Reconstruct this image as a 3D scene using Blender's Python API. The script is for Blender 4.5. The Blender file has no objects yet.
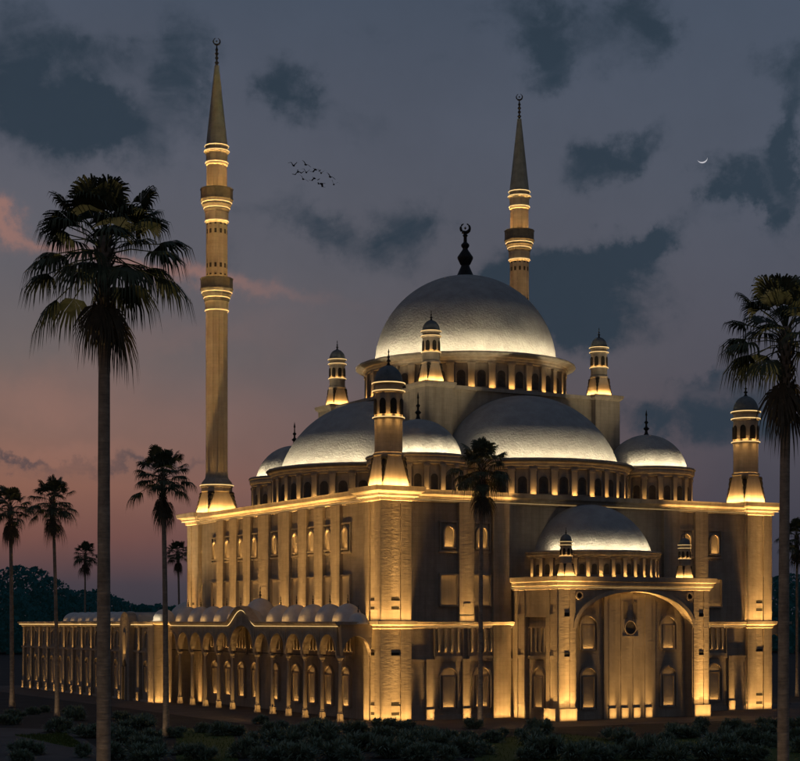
import bpy, bmesh, math, random
from mathutils import Vector, Matrix
random.seed(11)
PI = math.pi
scene = bpy.context.scene
col = scene.collection
S = 51.3            # side of the square prayer hall
CEN = S / 2
CAM = Vector((-79.5, -146.2, 10.0))

# ------------------------------------------------------------------ nodes / materials
def new_mat(name):
    m = bpy.data.materials.new(name); m.use_nodes = True
    nt = m.node_tree
    return m, nt, nt.nodes['Principled BSDF']

def ramp(nt, c0, c1, p0=.3, p1=.7):
    r = nt.nodes.new('ShaderNodeValToRGB')
    r.color_ramp.elements[0].position = p0; r.color_ramp.elements[0].color = (*c0, 1)
    r.color_ramp.elements[1].position = p1; r.color_ramp.elements[1].color = (*c1, 1)
    return r

def noise(nt, vec, scale, detail=5, rough=.6):
    n = nt.nodes.new('ShaderNodeTexNoise'); n.inputs['Scale'].default_value = scale
    n.inputs['Detail'].default_value = detail; n.inputs['Roughness'].default_value = rough
    nt.links.new(vec, n.inputs['Vector']); return n

def pos(nt):
    return nt.nodes.new('ShaderNodeNewGeometry').outputs['Position']

def objc(nt):
    return nt.nodes.new('ShaderNodeTexCoord').outputs['Object']

def add_bump(nt, bsdf, height, strength, dist, prev=None):
    b = nt.nodes.new('ShaderNodeBump'); b.inputs['Strength'].default_value = strength
    b.inputs['Distance'].default_value = dist
    nt.links.new(height, b.inputs['Height'])
    if prev is not None: nt.links.new(prev.outputs['Normal'], b.inputs['Normal'])
    nt.links.new(b.outputs['Normal'], bsdf.inputs['Normal']); return b

def stone_mat(name, c0, c1, blocks=True, bs=.3):
    m, nt, b = new_mat(name); L = nt.links
    p = pos(nt)
    n1 = noise(nt, p, .55, 6); r = ramp(nt, c0, c1); L.new(n1.outputs['Fac'], r.inputs['Fac'])
    # vertical weathering streaks
    mp = nt.nodes.new('ShaderNodeMapping'); mp.inputs['Scale'].default_value = (1.6, 1.6, .09); L.new(p, mp.inputs['Vector'])
    n2 = noise(nt, mp.outputs['Vector'], 1.2, 4)
    mx = nt.nodes.new('ShaderNodeMix'); mx.data_type = 'RGBA'; mx.blend_type = 'MULTIPLY'
    r2 = ramp(nt, (.62, .6, .57), (1, 1, 1), .3, .6); L.new(n2.outputs['Fac'], r2.inputs['Fac'])
    mx.inputs['Factor'].default_value = .6
    L.new(r.outputs['Color'], mx.inputs['A']); L.new(r2.outputs['Color'], mx.inputs['B'])
    outc = mx.outputs['Result']
    bump = None
    if blocks:
        sx = nt.nodes.new('ShaderNodeSeparateXYZ'); L.new(p, sx.inputs[0])
        ad = nt.nodes.new('ShaderNodeMath'); L.new(sx.outputs['X'], ad.inputs[0]); L.new(sx.outputs['Y'], ad.inputs[1])
        cb = nt.nodes.new('ShaderNodeCombineXYZ'); L.new(ad.outputs[0], cb.inputs['X']); L.new(sx.outputs['Z'], cb.inputs['Y'])
        br = nt.nodes.new('ShaderNodeTexBrick'); br.inputs['Scale'].default_value = 1
        br.inputs['Brick Width'].default_value = .95; br.inputs['Row Height'].default_value = .42
        br.inputs['Mortar Size'].default_value = .02; br.inputs['Mortar Smooth'].default_value = .5
        br.inputs['Color1'].default_value = (1, 1, 1, 1); br.inputs['Color2'].default_value = (.72, .72, .72, 1)
        br.inputs['Mortar'].default_value = (.5, .5, .5, 1)
        L.new(cb.outputs[0], br.inputs['Vector'])
        m3 = nt.nodes.new('ShaderNodeMix'); m3.data_type = 'RGBA'; m3.blend_type = 'MULTIPLY'; m3.inputs['Factor'].default_value = .35
        L.new(outc, m3.inputs['A']); L.new(br.outputs['Color'], m3.inputs['B']); outc = m3.outputs['Result']
        bump = add_bump(nt, b, br.outputs['Color'], .4, .03)
    mp2 = nt.nodes.new('ShaderNodeMapping'); mp2.inputs['Scale'].default_value = (1.5, 1.5, 3.6); L.new(p, mp2.inputs['Vector'])
    n3 = noise(nt, mp2.outputs['Vector'], 1.1, 6, .65)
    add_bump(nt, b, n3.outputs['Fac'], bs, .1, bump)
    L.new(outc, b.inputs['Base Color']); b.inputs['Roughness'].default_value = .9
    b.inputs['Specular IOR Level'].default_value = .15
    return m

def plain_mat(name, c0, c1, scale=2., rough=.8, bump=.3, dist=.03, metal=0, local=False):
    m, nt, b = new_mat(name); L = nt.links
    p = objc(nt) if local else pos(nt)
    n1 = noise(nt, p, scale, 6); r = ramp(nt, c0, c1); L.new(n1.outputs['Fac'], r.inputs['Fac'])
    L.new(r.outputs['Color'], b.inputs['Base Color']); b.inputs['Roughness'].default_value = rough
    b.inputs['Metallic'].default_value = metal; b.inputs['Specular IOR Level'].default_value = .2
    if bump:
        n2 = noise(nt, p, scale * 4, 5); add_bump(nt, b, n2.outputs['Fac'], bump, dist)
    return m

def emit_mat(name, c, s):
    m, nt, b = new_mat(name)
    n1 = noise(nt, pos(nt), 1.7, 2); mr = nt.nodes.new('ShaderNodeMapRange')
    mr.inputs['To Min'].default_value = s * .75; mr.inputs['To Max'].default_value = s * 1.25
    nt.links.new(n1.outputs['Fac'], mr.inputs['Value'])
    b.inputs['Base Color'].default_value = (.3, .25, .2, 1)
    b.inputs['Emission Color'].default_value = (*c, 1); nt.links.new(mr.outputs[0], b.inputs['Emission Strength'])
    return m

WARM = (1.0, .56, .175)
DOMEW = (1.0, .84, .56)
M = {}
M['stone'] = stone_mat('limestone_blocks', (.32, .265, .195), (.42, .35, .26))
M['trim'] = stone_mat('dressed_limestone', (.33, .275, .205), (.43, .36, .27), blocks=False, bs=.15)
M['pane'] = stone_mat('pale_niche_stone', (.30, .25, .185), (.40, .335, .25), blocks=False, bs=.12)
M['dark'] = plain_mat('dark_opening_and_shade', (.02, .017, .013), (.04, .034, .026))  # openings, plus painted ledge shadows and unlit pendants
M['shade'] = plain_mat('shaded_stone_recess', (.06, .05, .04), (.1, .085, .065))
M['balcony'] = plain_mat('shaded_balcony_stone', (.1, .085, .065), (.16, .135, .1))  # unlit look of the parapets put into a darker stone colour
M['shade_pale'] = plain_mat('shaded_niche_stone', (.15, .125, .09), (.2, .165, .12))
M['lead'] = plain_mat('grey_lead_roofing', (.12, .13, .12), (.2, .21, .195), 1.2, .65, .35, .04)
M['bronze'] = plain_mat('dark_bronze', (.02, .019, .017), (.045, .04, .034), 3, .5, .2, .02, .6)
def dome_mat():
    m, nt, b = new_mat('weathered_dome_plaster'); L = nt.links; p = pos(nt)
    n1 = noise(nt, p, .8, 6); r = ramp(nt, (.33, .31, .275), (.44, .42, .375)); L.new(n1.outputs['Fac'], r.inputs['Fac'])
    L.new(r.outputs['Color'], b.inputs['Base Color']); b.inputs['Roughness'].default_value = 1
    b.inputs['Specular IOR Level'].default_value = .03
    v = nt.nodes.new('ShaderNodeTexVoronoi'); v.inputs['Scale'].default_value = 4.6; v.feature = 'SMOOTH_F1'
    nv = noise(nt, p, 1.3, 3)
    mxv = nt.nodes.new('ShaderNodeVectorMath'); mxv.operation = 'MULTIPLY_ADD'
    mxv.inputs[1].default_value = (.6, .6, .6); L.new(nv.outputs['Color'], mxv.inputs[0]); L.new(p, mxv.inputs[2])
    L.new(mxv.outputs[0], v.inputs['Vector'])
    bb = add_bump(nt, b, v.outputs['Distance'], .55, .08)
    n3 = noise(nt, p, 3.2, 6, .72); add_bump(nt, b, n3.outputs['Fac'], .5, .07, bb)
    return m
M['dome'] = dome_mat()
M['dome_small'] = plain_mat('pale_dome_plaster', (.58, .54, .48), (.72, .68, .6), 1.5, .85, .5, .06)
M['led'] = emit_mat('warm_led_line', (1.0, .66, .26), 1.05)
M['led_soft'] = emit_mat('soft_warm_led', (1.0, .66, .26), .42)
M['led_rim'] = emit_mat('dome_rim_led', DOMEW, 3)
M['frond'] = plain_mat('palm_frond_green', (.04, .052, .024), (.11, .115, .055), 3, .6, 0, local=True)
M['skirt'] = plain_mat('dry_palm_frond', (.06, .05, .03), (.13, .105, .065), 3, .8, 0, local=True)
def trunk_mat():
    m, nt, b = new_mat('ringed_palm_bark'); L = nt.links; p = objc(nt)
    mp = nt.nodes.new('ShaderNodeMapping'); mp.inputs['Scale'].default_value = (1.2, 1.2, 11); L.new(p, mp.inputs['Vector'])
    w = noise(nt, mp.outputs['Vector'], 1.0, 6, .7)
    n1 = noise(nt, p, 3, 6); ad = nt.nodes.new('ShaderNodeMath'); ad.operation = 'MULTIPLY'
    L.new(w.outputs['Fac'], ad.inputs[0]); L.new(n1.outputs['Fac'], ad.inputs[1])
    r = ramp(nt, (.17, .125, .085), (.42, .32, .22), .12, .42); L.new(ad.outputs[0], r.inputs['Fac'])
    L.new(r.outputs['Color'], b.inputs['Base Color']); b.inputs['Roughness'].default_value = .9
    add_bump(nt, b, ad.outputs[0], .5, .03); return m
M['bark'] = trunk_mat()
M['bush'] = plain_mat('spiky_shrub_green', (.11, .15, .095), (.27, .34, .22), 2.5, .6, 0, local=True)
M['grass'] = plain_mat('lawn_green', (.05, .075, .014), (.09, .12, .025), 1.1, .9, .6, .05)
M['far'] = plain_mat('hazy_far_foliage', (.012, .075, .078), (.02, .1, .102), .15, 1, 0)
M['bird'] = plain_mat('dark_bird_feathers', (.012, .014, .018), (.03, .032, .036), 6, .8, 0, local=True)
_b = M['far'].node_tree.nodes['Principled BSDF']      # evening haze painted on as a faint glow of the foliage itself
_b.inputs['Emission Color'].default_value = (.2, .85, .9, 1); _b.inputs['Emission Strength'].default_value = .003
def ground_mat(name, c0, c1, tile=None):
    m, nt, b = new_mat(name); L = nt.links; p = pos(nt)
    n1 = noise(nt, p, .25, 8); r = ramp(nt, c0, c1); L.new(n1.outputs['Fac'], r.inputs['Fac'])
    out = r.outputs['Color']; bump = None
    if tile:
        br = nt.nodes.new('ShaderNodeTexBrick'); br.inputs['Scale'].default_value = 1
        br.inputs['Brick Width'].default_value = tile; br.inputs['Row Height'].default_value = tile * .6
        br.inputs['Mortar Size'].default_value = .025
        br.inputs['Color1'].default_value = (1, 1, 1, 1); br.inputs['Color2'].default_value = (.7, .7, .7, 1); br.inputs['Mortar'].default_value = (.4, .4, .4, 1)
        L.new(p, br.inputs['Vector'])
        mx = nt.nodes.new('ShaderNodeMix'); mx.data_type = 'RGBA'; mx.blend_type = 'MULTIPLY'; mx.inputs['Factor'].default_value = .6
        L.new(out, mx.inputs['A']); L.new(br.outputs['Color'], mx.inputs['B']); out = mx.outputs['Result']
        bump = add_bump(nt, b, br.outputs['Color'], .4, .02)
    n2 = noise(nt, p, 3., 7, .7); add_bump(nt, b, n2.outputs['Fac'], .5, .06, bump)
    L.new(out, b.inputs['Base Color']); b.inputs['Roughness'].default_value = .9
    b.inputs['Specular IOR Level'].default_value = .15
    return m
M['ground'] = ground_mat('dark_soil', (.028, .026, .022), (.055, .05, .042))
M['paving'] = ground_mat('stone_paving', (.1, .083, .068), (.16, .135, .112), 1.6)
M['path'] = ground_mat('gravel_path', (.07, .068, .064), (.12, .115, .108))
M['moon'] = emit_mat('moon_glow', (.95, .93, 1.0), .55)

# ------------------------------------------------------------------ mesh builder
class MB:
    def __init__(s): s.v = []; s.f = []
    def face(s, pts):
        i = len(s.v); s.v += [tuple(p) for p in pts]; s.f.append(tuple(range(i, i + len(pts))))
    def box(s, x0, x1, y0, y1, z0, z1):
        i = len(s.v)
        for z in (z0, z1):
            s.v += [(x0, y0, z), (x1, y0, z), (x1, y1, z), (x0, y1, z)]
        for q in ((3, 2, 1, 0), (4, 5, 6, 7), (0, 1, 5, 4), (1, 2, 6, 5), (2, 3, 7, 6), (3, 0, 4, 7)):
            s.f.append(tuple(i + k for k in q))
        return s
    def loft(s, rings, closed=True, cap0=False, cap1=False):
        n = len(rings[0]); i = len(s.v)
        for r in rings: s.v += [tuple(p) for p in r]
        for a in range(len(rings) - 1):
            for k in range(n if closed else n - 1):
                k2 = (k + 1) % n
                s.f.append((i + a * n + k, i + a * n + k2, i + (a + 1) * n + k2, i + (a + 1) * n + k))
        if cap0: s.f.append(tuple(i + k for k in reversed(range(n))))
        if cap1: s.f.append(tuple(i + (len(rings) - 1) * n + k for k in range(n)))
        return s
    def lathe(s, cx, cy, prof, n=32, a0=0., cap=True):
        rings = [[(cx + r * math.cos(a0 + 2 * PI * k / n), cy + r * math.sin(a0 + 2 * PI * k / n), z) for k in range(n)] for r, z in prof]
        return s.loft(rings, True, cap and prof[0][0] > 1e-4, cap and prof[-1][0] > 1e-4)
    def tube(s, pts, radii, n=8):
        rings = []
        for j, p in enumerate(pts):
            p = Vector(p); a = Vector(pts[max(j - 1, 0)]); b = Vector(pts[min(j + 1, len(pts) - 1)])
            d = (b - a).normalized(); u = d.orthogonal().normalized() if abs(d.z) < .9 else Vector((1, 0, 0))
            u = (u - d * u.dot(d)).normalized(); w = d.cross(u)
            rings.append([p + (u * math.cos(2 * PI * k / n) + w * math.sin(2 * PI * k / n)) * radii[j] for k in range(n)])
        return s.loft(rings, True, True, True)
    def build(s, name, mat, parent=None, smooth=False, inv=None):
        me = bpy.data.meshes.new(name); me.from_pydata(s.v, [], s.f); me.materials.append(mat)
        bm = bmesh.new(); bm.from_mesh(me)
        bmesh.ops.remove_doubles(bm, verts=bm.verts, dist=1e-5)
        bmesh.ops.recalc_face_normals(bm, faces=bm.faces); bm.to_mesh(me); bm.free()
        if smooth:
            for p in me.polygons: p.use_smooth = True
            me.set_sharp_from_angle(angle=math.radians(35))
        o = bpy.data.objects.new(name, me); col.objects.link(o)
        if parent is not None:
            o.parent = parent
            if parent.type == 'EMPTY' and inv is not False: o.matrix_parent_inverse = Matrix.Translation(-Vector(parent.location))
        return o

def split_build(mb, name, mat, parent=None, smooth=False):
    """every separate piece of the builder becomes an object of its own"""
    par = list(range(len(mb.v)))
    def find(i):
        while par[i] != i: par[i] = par[par[i]]; i = par[i]
        return i
    for f in mb.f:
        r = find(f[0])
        for k in f[1:]: par[find(k)] = r
    groups = {}
    for f in mb.f: groups.setdefault(find(f[0]), []).append(f)
    out = []
    for fs in groups.values():
        ids = sorted({k for f in fs for k in f}); mp = {k: i for i, k in enumerate(ids)}
        m = MB(); m.v = [mb.v[k] for k in ids]; m.f = [tuple(mp[k] for k in f) for f in fs]
        out.append(m.build(name, mat, parent, smooth))
    return out

def tag(o, label=None, cat=None, group=None, kind=None):
    if label: o['label'] = label
    if cat: o['category'] = cat
    if group: o['group'] = group
    if kind: o['kind'] = kind
    return o
def thing(name, loc, label, cat, group=None):
    o = bpy.data.objects.new(name, None); col.objects.link(o); o.location = loc; o.empty_display_size = .5
    return tag(o, label, cat, group)
def copy_tree(o, parent=None):
    c = o.copy(); col.objects.link(c)
    if parent is not None: c.parent = parent
    for ch in list(o.children): copy_tree(ch, c)
    return c

# ------------------------------------------------------------------ lamps (architectural uplights)
_lc = {}
def lamp_data(width, depth, energy, a, b, tang, sigma, color, q=0., cap=0.):
    key = (round(width, 2), depth, round(energy, 3), a, b, tuple(round(t, 2) for t in tang) if sigma else 0, sigma, color, q, cap)
    if key in _lc: return _lc[key]
    l = bpy.data.lights.new('uplight', 'AREA'); l.shape = 'RECTANGLE'; l.size = width; l.size_y = depth
    gain = 1 if not sigma else 7.5 if sigma <= .22 else 4.0 if sigma <= .26 else 3.2
    l.energy = energy * gain; l.color = color
    l.use_nodes = True; nt = l.node_tree; em = nt.nodes['Emission']
    fo = nt.nodes.new('ShaderNodeLightFalloff'); fo.inputs['Strength'].default_value = 1
    m1 = nt.nodes.new('ShaderNodeMath'); m1.operation = 'MULTIPLY'; m1.inputs[1].default_value = a
    m2 = nt.nodes.new('ShaderNodeMath'); m2.operation = 'MULTIPLY_ADD'; m2.inputs[1].default_value = b
    nt.links.new(fo.outputs['Linear'], m1.inputs[0]); nt.links.new(fo.outputs['Constant'], m2.inputs[0]); nt.links.new(m1.outputs[0], m2.inputs[2])
    out = m2.outputs[0]
    if q:
        m3 = nt.nodes.new('ShaderNodeMath'); m3.operation = 'MULTIPLY_ADD'; m3.inputs[1].default_value = q; nt.links.new(fo.outputs['Quadratic'], m3.inputs[0]); nt.links.new(out, m3.inputs[2]); out = m3.outputs[0]
    if sigma:
        g = nt.nodes.new('ShaderNodeNewGeometry'); d = nt.nodes.new('ShaderNodeVectorMath'); d.operation = 'DOT_PRODUCT'
        d.inputs[1].default_value = tuple(tang); nt.links.new(g.outputs['Incoming'], d.inputs[0])
        q = nt.nodes.new('ShaderNodeMath'); q.operation = 'MULTIPLY'; nt.links.new(d.outputs['Value'], q.inputs[0]); nt.links.new(d.outputs['Value'], q.inputs[1])
        q2 = nt.nodes.new('ShaderNodeMath'); q2.operation = 'MULTIPLY'; q2.inputs[1].default_value = -1 / (sigma * sigma); nt.links.new(q.outputs[0], q2.inputs[0])
        ex = nt.nodes.new('ShaderNodeMath'); ex.operation = 'EXPONENT'; nt.links.new(q2.outputs[0], ex.inputs[0])
        mm = nt.nodes.new('ShaderNodeMath'); mm.operation = 'MULTIPLY'; nt.links.new(ex.outputs[0], mm.inputs[0]); nt.links.new(out, mm.inputs[1]); out = mm.outputs[0]
        # reflector side: no light leaves away from the wall
        d2 = nt.nodes.new('ShaderNodeVectorMath'); d2.operation = 'DOT_PRODUCT'; d2.inputs[1].default_value = (tang.y, -tang.x, 0)
        nt.links.new(g.outputs['Incoming'], d2.inputs[0])
        mr = nt.nodes.new('ShaderNodeMapRange'); mr.interpolation_type = 'SMOOTHSTEP'; mr.inputs['From Min'].default_value = .06; mr.inputs['From Max'].default_value = -.03
        nt.links.new(d2.outputs['Value'], mr.inputs['Value'])
        m4 = nt.nodes.new('ShaderNodeMath'); m4.operation = 'MULTIPLY'; nt.links.new(mr.outputs[0], m4.inputs[0]); nt.links.new(out, m4.inputs[1]); out = m4.outputs[0]
        if cap:     # louvre: nothing leaves steeper than the dome's own flank
            sz = nt.nodes.new('ShaderNodeSeparateXYZ'); nt.links.new(g.outputs['Incoming'], sz.inputs[0])
            mc = nt.nodes.new('ShaderNodeMapRange'); mc.interpolation_type = 'SMOOTHSTEP'; mc.inputs['From Min'].default_value = cap; mc.inputs['From Max'].default_value = cap - .2
            nt.links.new(sz.outputs['Z'], mc.inputs['Value'])
            m5 = nt.nodes.new('ShaderNodeMath'); m5.operation = 'MULTIPLY'; nt.links.new(mc.outputs[0], m5.inputs[0]); nt.links.new(out, m5.inputs[1]); out = m5.outputs[0]
    nt.links.new(out, em.inputs['Strength'])
    _lc[key] = l; return l
NL = 0
def uplight(loc, nrm, width, energy, a=1., b=.15, sigma=.12, depth=.12, tilt=6., color=WARM, down=False, q=0., cap=0.):
    """narrow wall washer: loc at the foot of the wall, nrm = outward wall normal (2d)"""
    global NL
    if sigma and sigma <= .1: b *= (.5 if width > 3 else .24); energy *= .80; sigma *= 2.1
    n = Vector((nrm[0], nrm[1], 0)).normalized(); t = Vector((-n.y, n.x, 0))
    th = math.radians(tilt); e = Vector((-n.x * math.sin(th), -n.y * math.sin(th), math.cos(th) * (-1 if down else 1)))
    z = -e; x = t; y = z.cross(x)
    l = lamp_data(width, depth, energy * width, a, b, t, sigma, color, q, cap)
    o = bpy.data.objects.new('uplight', l); col.objects.link(o)
    mw = Matrix(((x.x, y.x, z.x, loc[0]), (x.y, y.y, z.y, loc[1]), (x.z, y.z, z.z, loc[2]), (0, 0, 0, 1)))
    o.matrix_world = mw; NL += 1
    return o
def faces_cam(x, y, n, lim=-.15):
    d = Vector((CAM.x - x, CAM.y - y)).normalized()
    return d.x * n[0] + d.y * n[1] > lim

# ------------------------------------------------------------------ facade frames: s along wall, t outwards, z up
class Facade:
    def __init__(s, kind, plane): s.k = kind; s.p = plane
    def P(s, a, t, z): return (a, s.p - t, z) if s.k == 'front' else (s.p - t, a, z)
    @property
    def n(s): return (0, -1) if s.k == 'front' else (-1, 0)
    def box(s, mb, a0, a1, t0, t1, z0, z1):
        p = s.P(a0, t0, z0); q = s.P(a1, t1, z1)
        mb.box(min(p[0], q[0]), max(p[0], q[0]), min(p[1], q[1]), max(p[1], q[1]), z0, z1)
    def light(s, s_, t_, z_, w_, e_, **k): return uplight(s.P(s_, t_, z_), s.n, w_, e_, **k)
    def prism(s, mb, poly, t0, t1):
        mb.loft([[s.P(a, t0, z) for a, z in poly], [s.P(a, t1, z) for a, z in poly]], True, True, True)
    def band(s, mb, inner, outer, t0, t1, closed=False):   # ring between two polylines (a,z)
        rings = [[s.P(*inner[i][:1], t, inner[i][1]) for t in (t0, t1)] + [s.P(outer[i][0], t, outer[i][1]) for t in (t1, t0)] for i in range(len(inner))]
        if closed: rings.append(rings[0])
        mb.loft(rings, True, not closed, not closed)

def arch_pts(c, hw, z0, rise, n=12, point=1.0):
    """half arch outline from left spring to right spring; point>1 makes it pointed"""
    out = []
    for k in range(n + 1):
        a = PI - PI * k / n
        out.append((c + hw * math.cos(a), z0 + rise * (abs(math.sin(a)) ** point)))
    return out

FR = Facade('front', .5); LF = Facade('left', .5)

# ------------------------------------------------------------------ MOSQUE
mosque = thing('mosque', (CEN, CEN, 0), 'large floodlit limestone mosque with grey domes and two pencil minarets', 'mosque')

def wash(fac, a, t, z, w, e, **k): return fac.light(a, t, z, w, e, **k)

mb = MB(); mb.box(.5, S - .5, .5, S - .5, 0, 9.55); mb.box(.502, S - .502, .502, S - .502, 9.55, 23.1)
wall = mb.build('wall', M['stone'], mosque)

# plinth course and two cornices run between the towers
def cornice_ring(name, prof, x0, x1, parent, mat='trim'):
    mb = MB(); rings = []
    for o, z in prof:
        rings.append([(x0 - o, x0 - o, z), (x1 + o, x0 - o, z), (x1 + o, x1 + o, z), (x0 - o, x1 + o, z)])
    mb.loft(rings, True, True, True); return mb.build(name, M[mat], parent)
up = cornice_ring('cornice', [(.1, 22.25), (.25, 22.3), (.25, 22.55), (.5, 22.6), (.55, 22.8), (.95, 23.0), (1.0, 23.3), (1.05, 23.45), (.2, 23.47)], .5, S - .5, mosque)
lo = cornice_ring('cornice', [(.05, 9.35), (.2, 9.4), (.2, 9.62), (.62, 9.75), (.72, 10.02), (.1, 10.05)], .5, S - .5, mosque)
for (zz, off, parent) in ((22.42, .27, up), (9.5, .22, lo)):
    mb = MB()
    mb.box(.5 - off - .05, S, .5 - off - .05, .5 - off, zz, zz + .05)
    mb.box(.5 - off - .05, .5 - off, .5 - off, S, zz, zz + .05)
    split_build(mb, 'light_strip', M['led_soft'], parent)

# ---- corner towers
def tower(x0, y0, lit):
    w = 3.6; x1 = x0 + w; y1 = y0 + w; cx = x0 + w / 2; cy = y0 + w / 2
    mb = MB(); g = 1.15; d = .16
    # body with a shallow groove down the middle of every face
    def ring(z):
        a = g / 2
        pts = [(x0, y0), (cx - a, y0), (cx - a, y0 + d), (cx + a, y0 + d), (cx + a, y0), (x1, y0),
               (x1, cy - a), (x1 - d, cy - a), (x1 - d, cy + a), (x1, cy + a), (x1, y1),
               (cx + a, y1), (cx + a, y1 - d), (cx - a, y1 - d), (cx - a, y1), (x0, y1),
               (x0, cy + a), (x0 + d, cy + a), (x0 + d, cy - a), (x0, cy - a)]
        return [(p[0], p[1], z) for p in pts]
    mb.loft([ring(0), ring(22.9)], True, True, True)
    t = mb.build('corner_tower', M['stone'], mosque)
    def sq(prof, mat, name, extra=None):
        m2 = MB(); m2.loft([[(x0 - o, y0 - o, z), (x1 + o, y0 - o, z), (x1 + o, y1 + o, z), (x0 - o, y1 + o, z)] for o, z in prof], True, True, True)
        return m2.build(name, M[mat], t)
    sq([(.02, 22.2), (.16, 22.25), (.2, 22.55), (.5, 22.7), (.62, 22.95), (1.02, 23.15), (1.1, 23.5), (1.14, 23.62), (.05, 23.7)], 'trim', 'cornice')
    sq([(.02, 9.3), (.12, 9.36), (.14, 9.62), (.4, 9.75), (.48, 10.1), (.02, 10.14)], 'trim', 'cornice')
    m2 = MB()
    for z, o in ((22.62, .52), (9.68, .2)):
        for k in range(4):
            a = (x0 - o, x1 + o, y0 - o - .04, y0 - o) if k == 0 else (x0 - o - .04, x0 - o, y0 - o, y1 + o) if k == 1 else (x0 - o, x1 + o, y1 + o, y1 + o + .04) if k == 2 else (x1 + o, x1 + o + .04, y0 - o, y1 + o)
            m2.box(*a, z, z + .05)
    split_build(m2, 'light_strip', M['led'], t)
    # stone ledges in the grooves; dark blocks above paint their cast shadows
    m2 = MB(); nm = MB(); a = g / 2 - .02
    for z, h in ((1.35, .22), (.35, .25), (6.3, .32), (11.05, .2), (11.85, .3)):
        m2.box(cx - a, cx + a, y0 + d - .05, y0 + d + .05, z, z + h); m2.box(x0 + d - .05, x0 + d + .05, cy - a, cy + a, z, z + h)
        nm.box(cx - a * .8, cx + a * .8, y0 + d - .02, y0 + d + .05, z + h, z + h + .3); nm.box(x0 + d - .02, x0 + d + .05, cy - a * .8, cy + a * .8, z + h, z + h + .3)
    split_build(m2, 'ledge', M['trim'], t); split_build(nm, 'ledge_shadow', M['dark'], t)
    if lit:
        for (z, e) in ((.05, 46), (10.2, 46)):
            uplight((cx, y0 - .42, z), (0, -1), w - .15, e, a=1, b=.17, sigma=.07)
            uplight((x0 - .42, cy, z), (-1, 0), w - .15, e, a=1, b=.17, sigma=.07)
    return t, cx, cy
TW = []
for (x0, y0, lit) in ((0, 0, True), (S - 3.6, 0, True), (0, S - 3.6, True), (S - 3.6, S - 3.6, False)):
    TW.append(tower(x0, y0, lit))

def octo_base(cx, cy, z0, z1, hb, rt):
    """square foot that turns into an octagon through triangular corner facets"""
    mb = MB(); n = 5
    r0 = [];
    oc = [(rt * math.cos(PI / 8 + PI / 4 * k) / math.cos(PI / 8), rt * math.sin(PI / 8 + PI / 4 * k) / math.cos(PI / 8)) for k in range(8)]
    rings = []
    for j in range(n + 1):
        f = j / n; ring = []
        h = hb + (rt - hb) * f
        c = h * .6 * f + h * (1 - f)
        c = min(c, h * .999)
        pts = [(h, -c), (h, c), (c, h), (-c, h), (-h, c), (-h, -c), (-c, -h), (c, -h)]
        rings.append([(cx + p[0], cy + p[1], z0 + (z1 - z0) * f) for p in pts])
    mb.loft(rings, True, True, True)
    return mb
def drop_mb(cx, cy, z0, z1, hb, rt):
    """stepped pendant on each corner of a turret foot, its shade painted dark"""
    mb = MB(); prof = [(.05, 0), (.12, .1), (.09, .18), (.2, .28), (.16, .36), (.3, .5), (.24, .58), (.42, .72), (.42, .86), (.55, .9), (.5, 1)]
    H = z1 - z0
    for sx, sy in ((1, 1), (1, -1), (-1, 1), (-1, -1)):
        rings = []
        for r, f in prof:
            h = hb + (rt - hb) * f; c = h * .6 * f + h * (1 - f)
            m = (h + c) / 2; px, py = cx + sx * m, cy + sy * m
            rr = r * .68 * (hb / 1.56)
            rings.append([(px + rr * math.cos(PI / 4 * k), py + rr * math.sin(PI / 4 * k), z0 + H * (.12 + .86 * f)) for k in range(8)])
        mb.loft(rings, True, True, True)
    return mb
def finial_prof(z, h, r):
    return [(r * 1.0, z), (r * .5, z + .1 * h), (r * .35, z + .2 * h), (r * .9, z + .28 * h), (r * .3, z + .36 * h), (r * .25, z + .45 * h), (r * .6, z + .52 * h), (r * .2, z + .58 * h), (r * .15, z + .75 * h), (r * .3, z + .79 * h), (.01, z + h)]
def led_ring(mb, cx, cy, r, z, n=24, h=.07, w=.05):
    mb.lathe(cx, cy, [(r, z), (r + w, z), (r + w, z + h), (r, z + h), (r, z)], n, cap=False)

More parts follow.
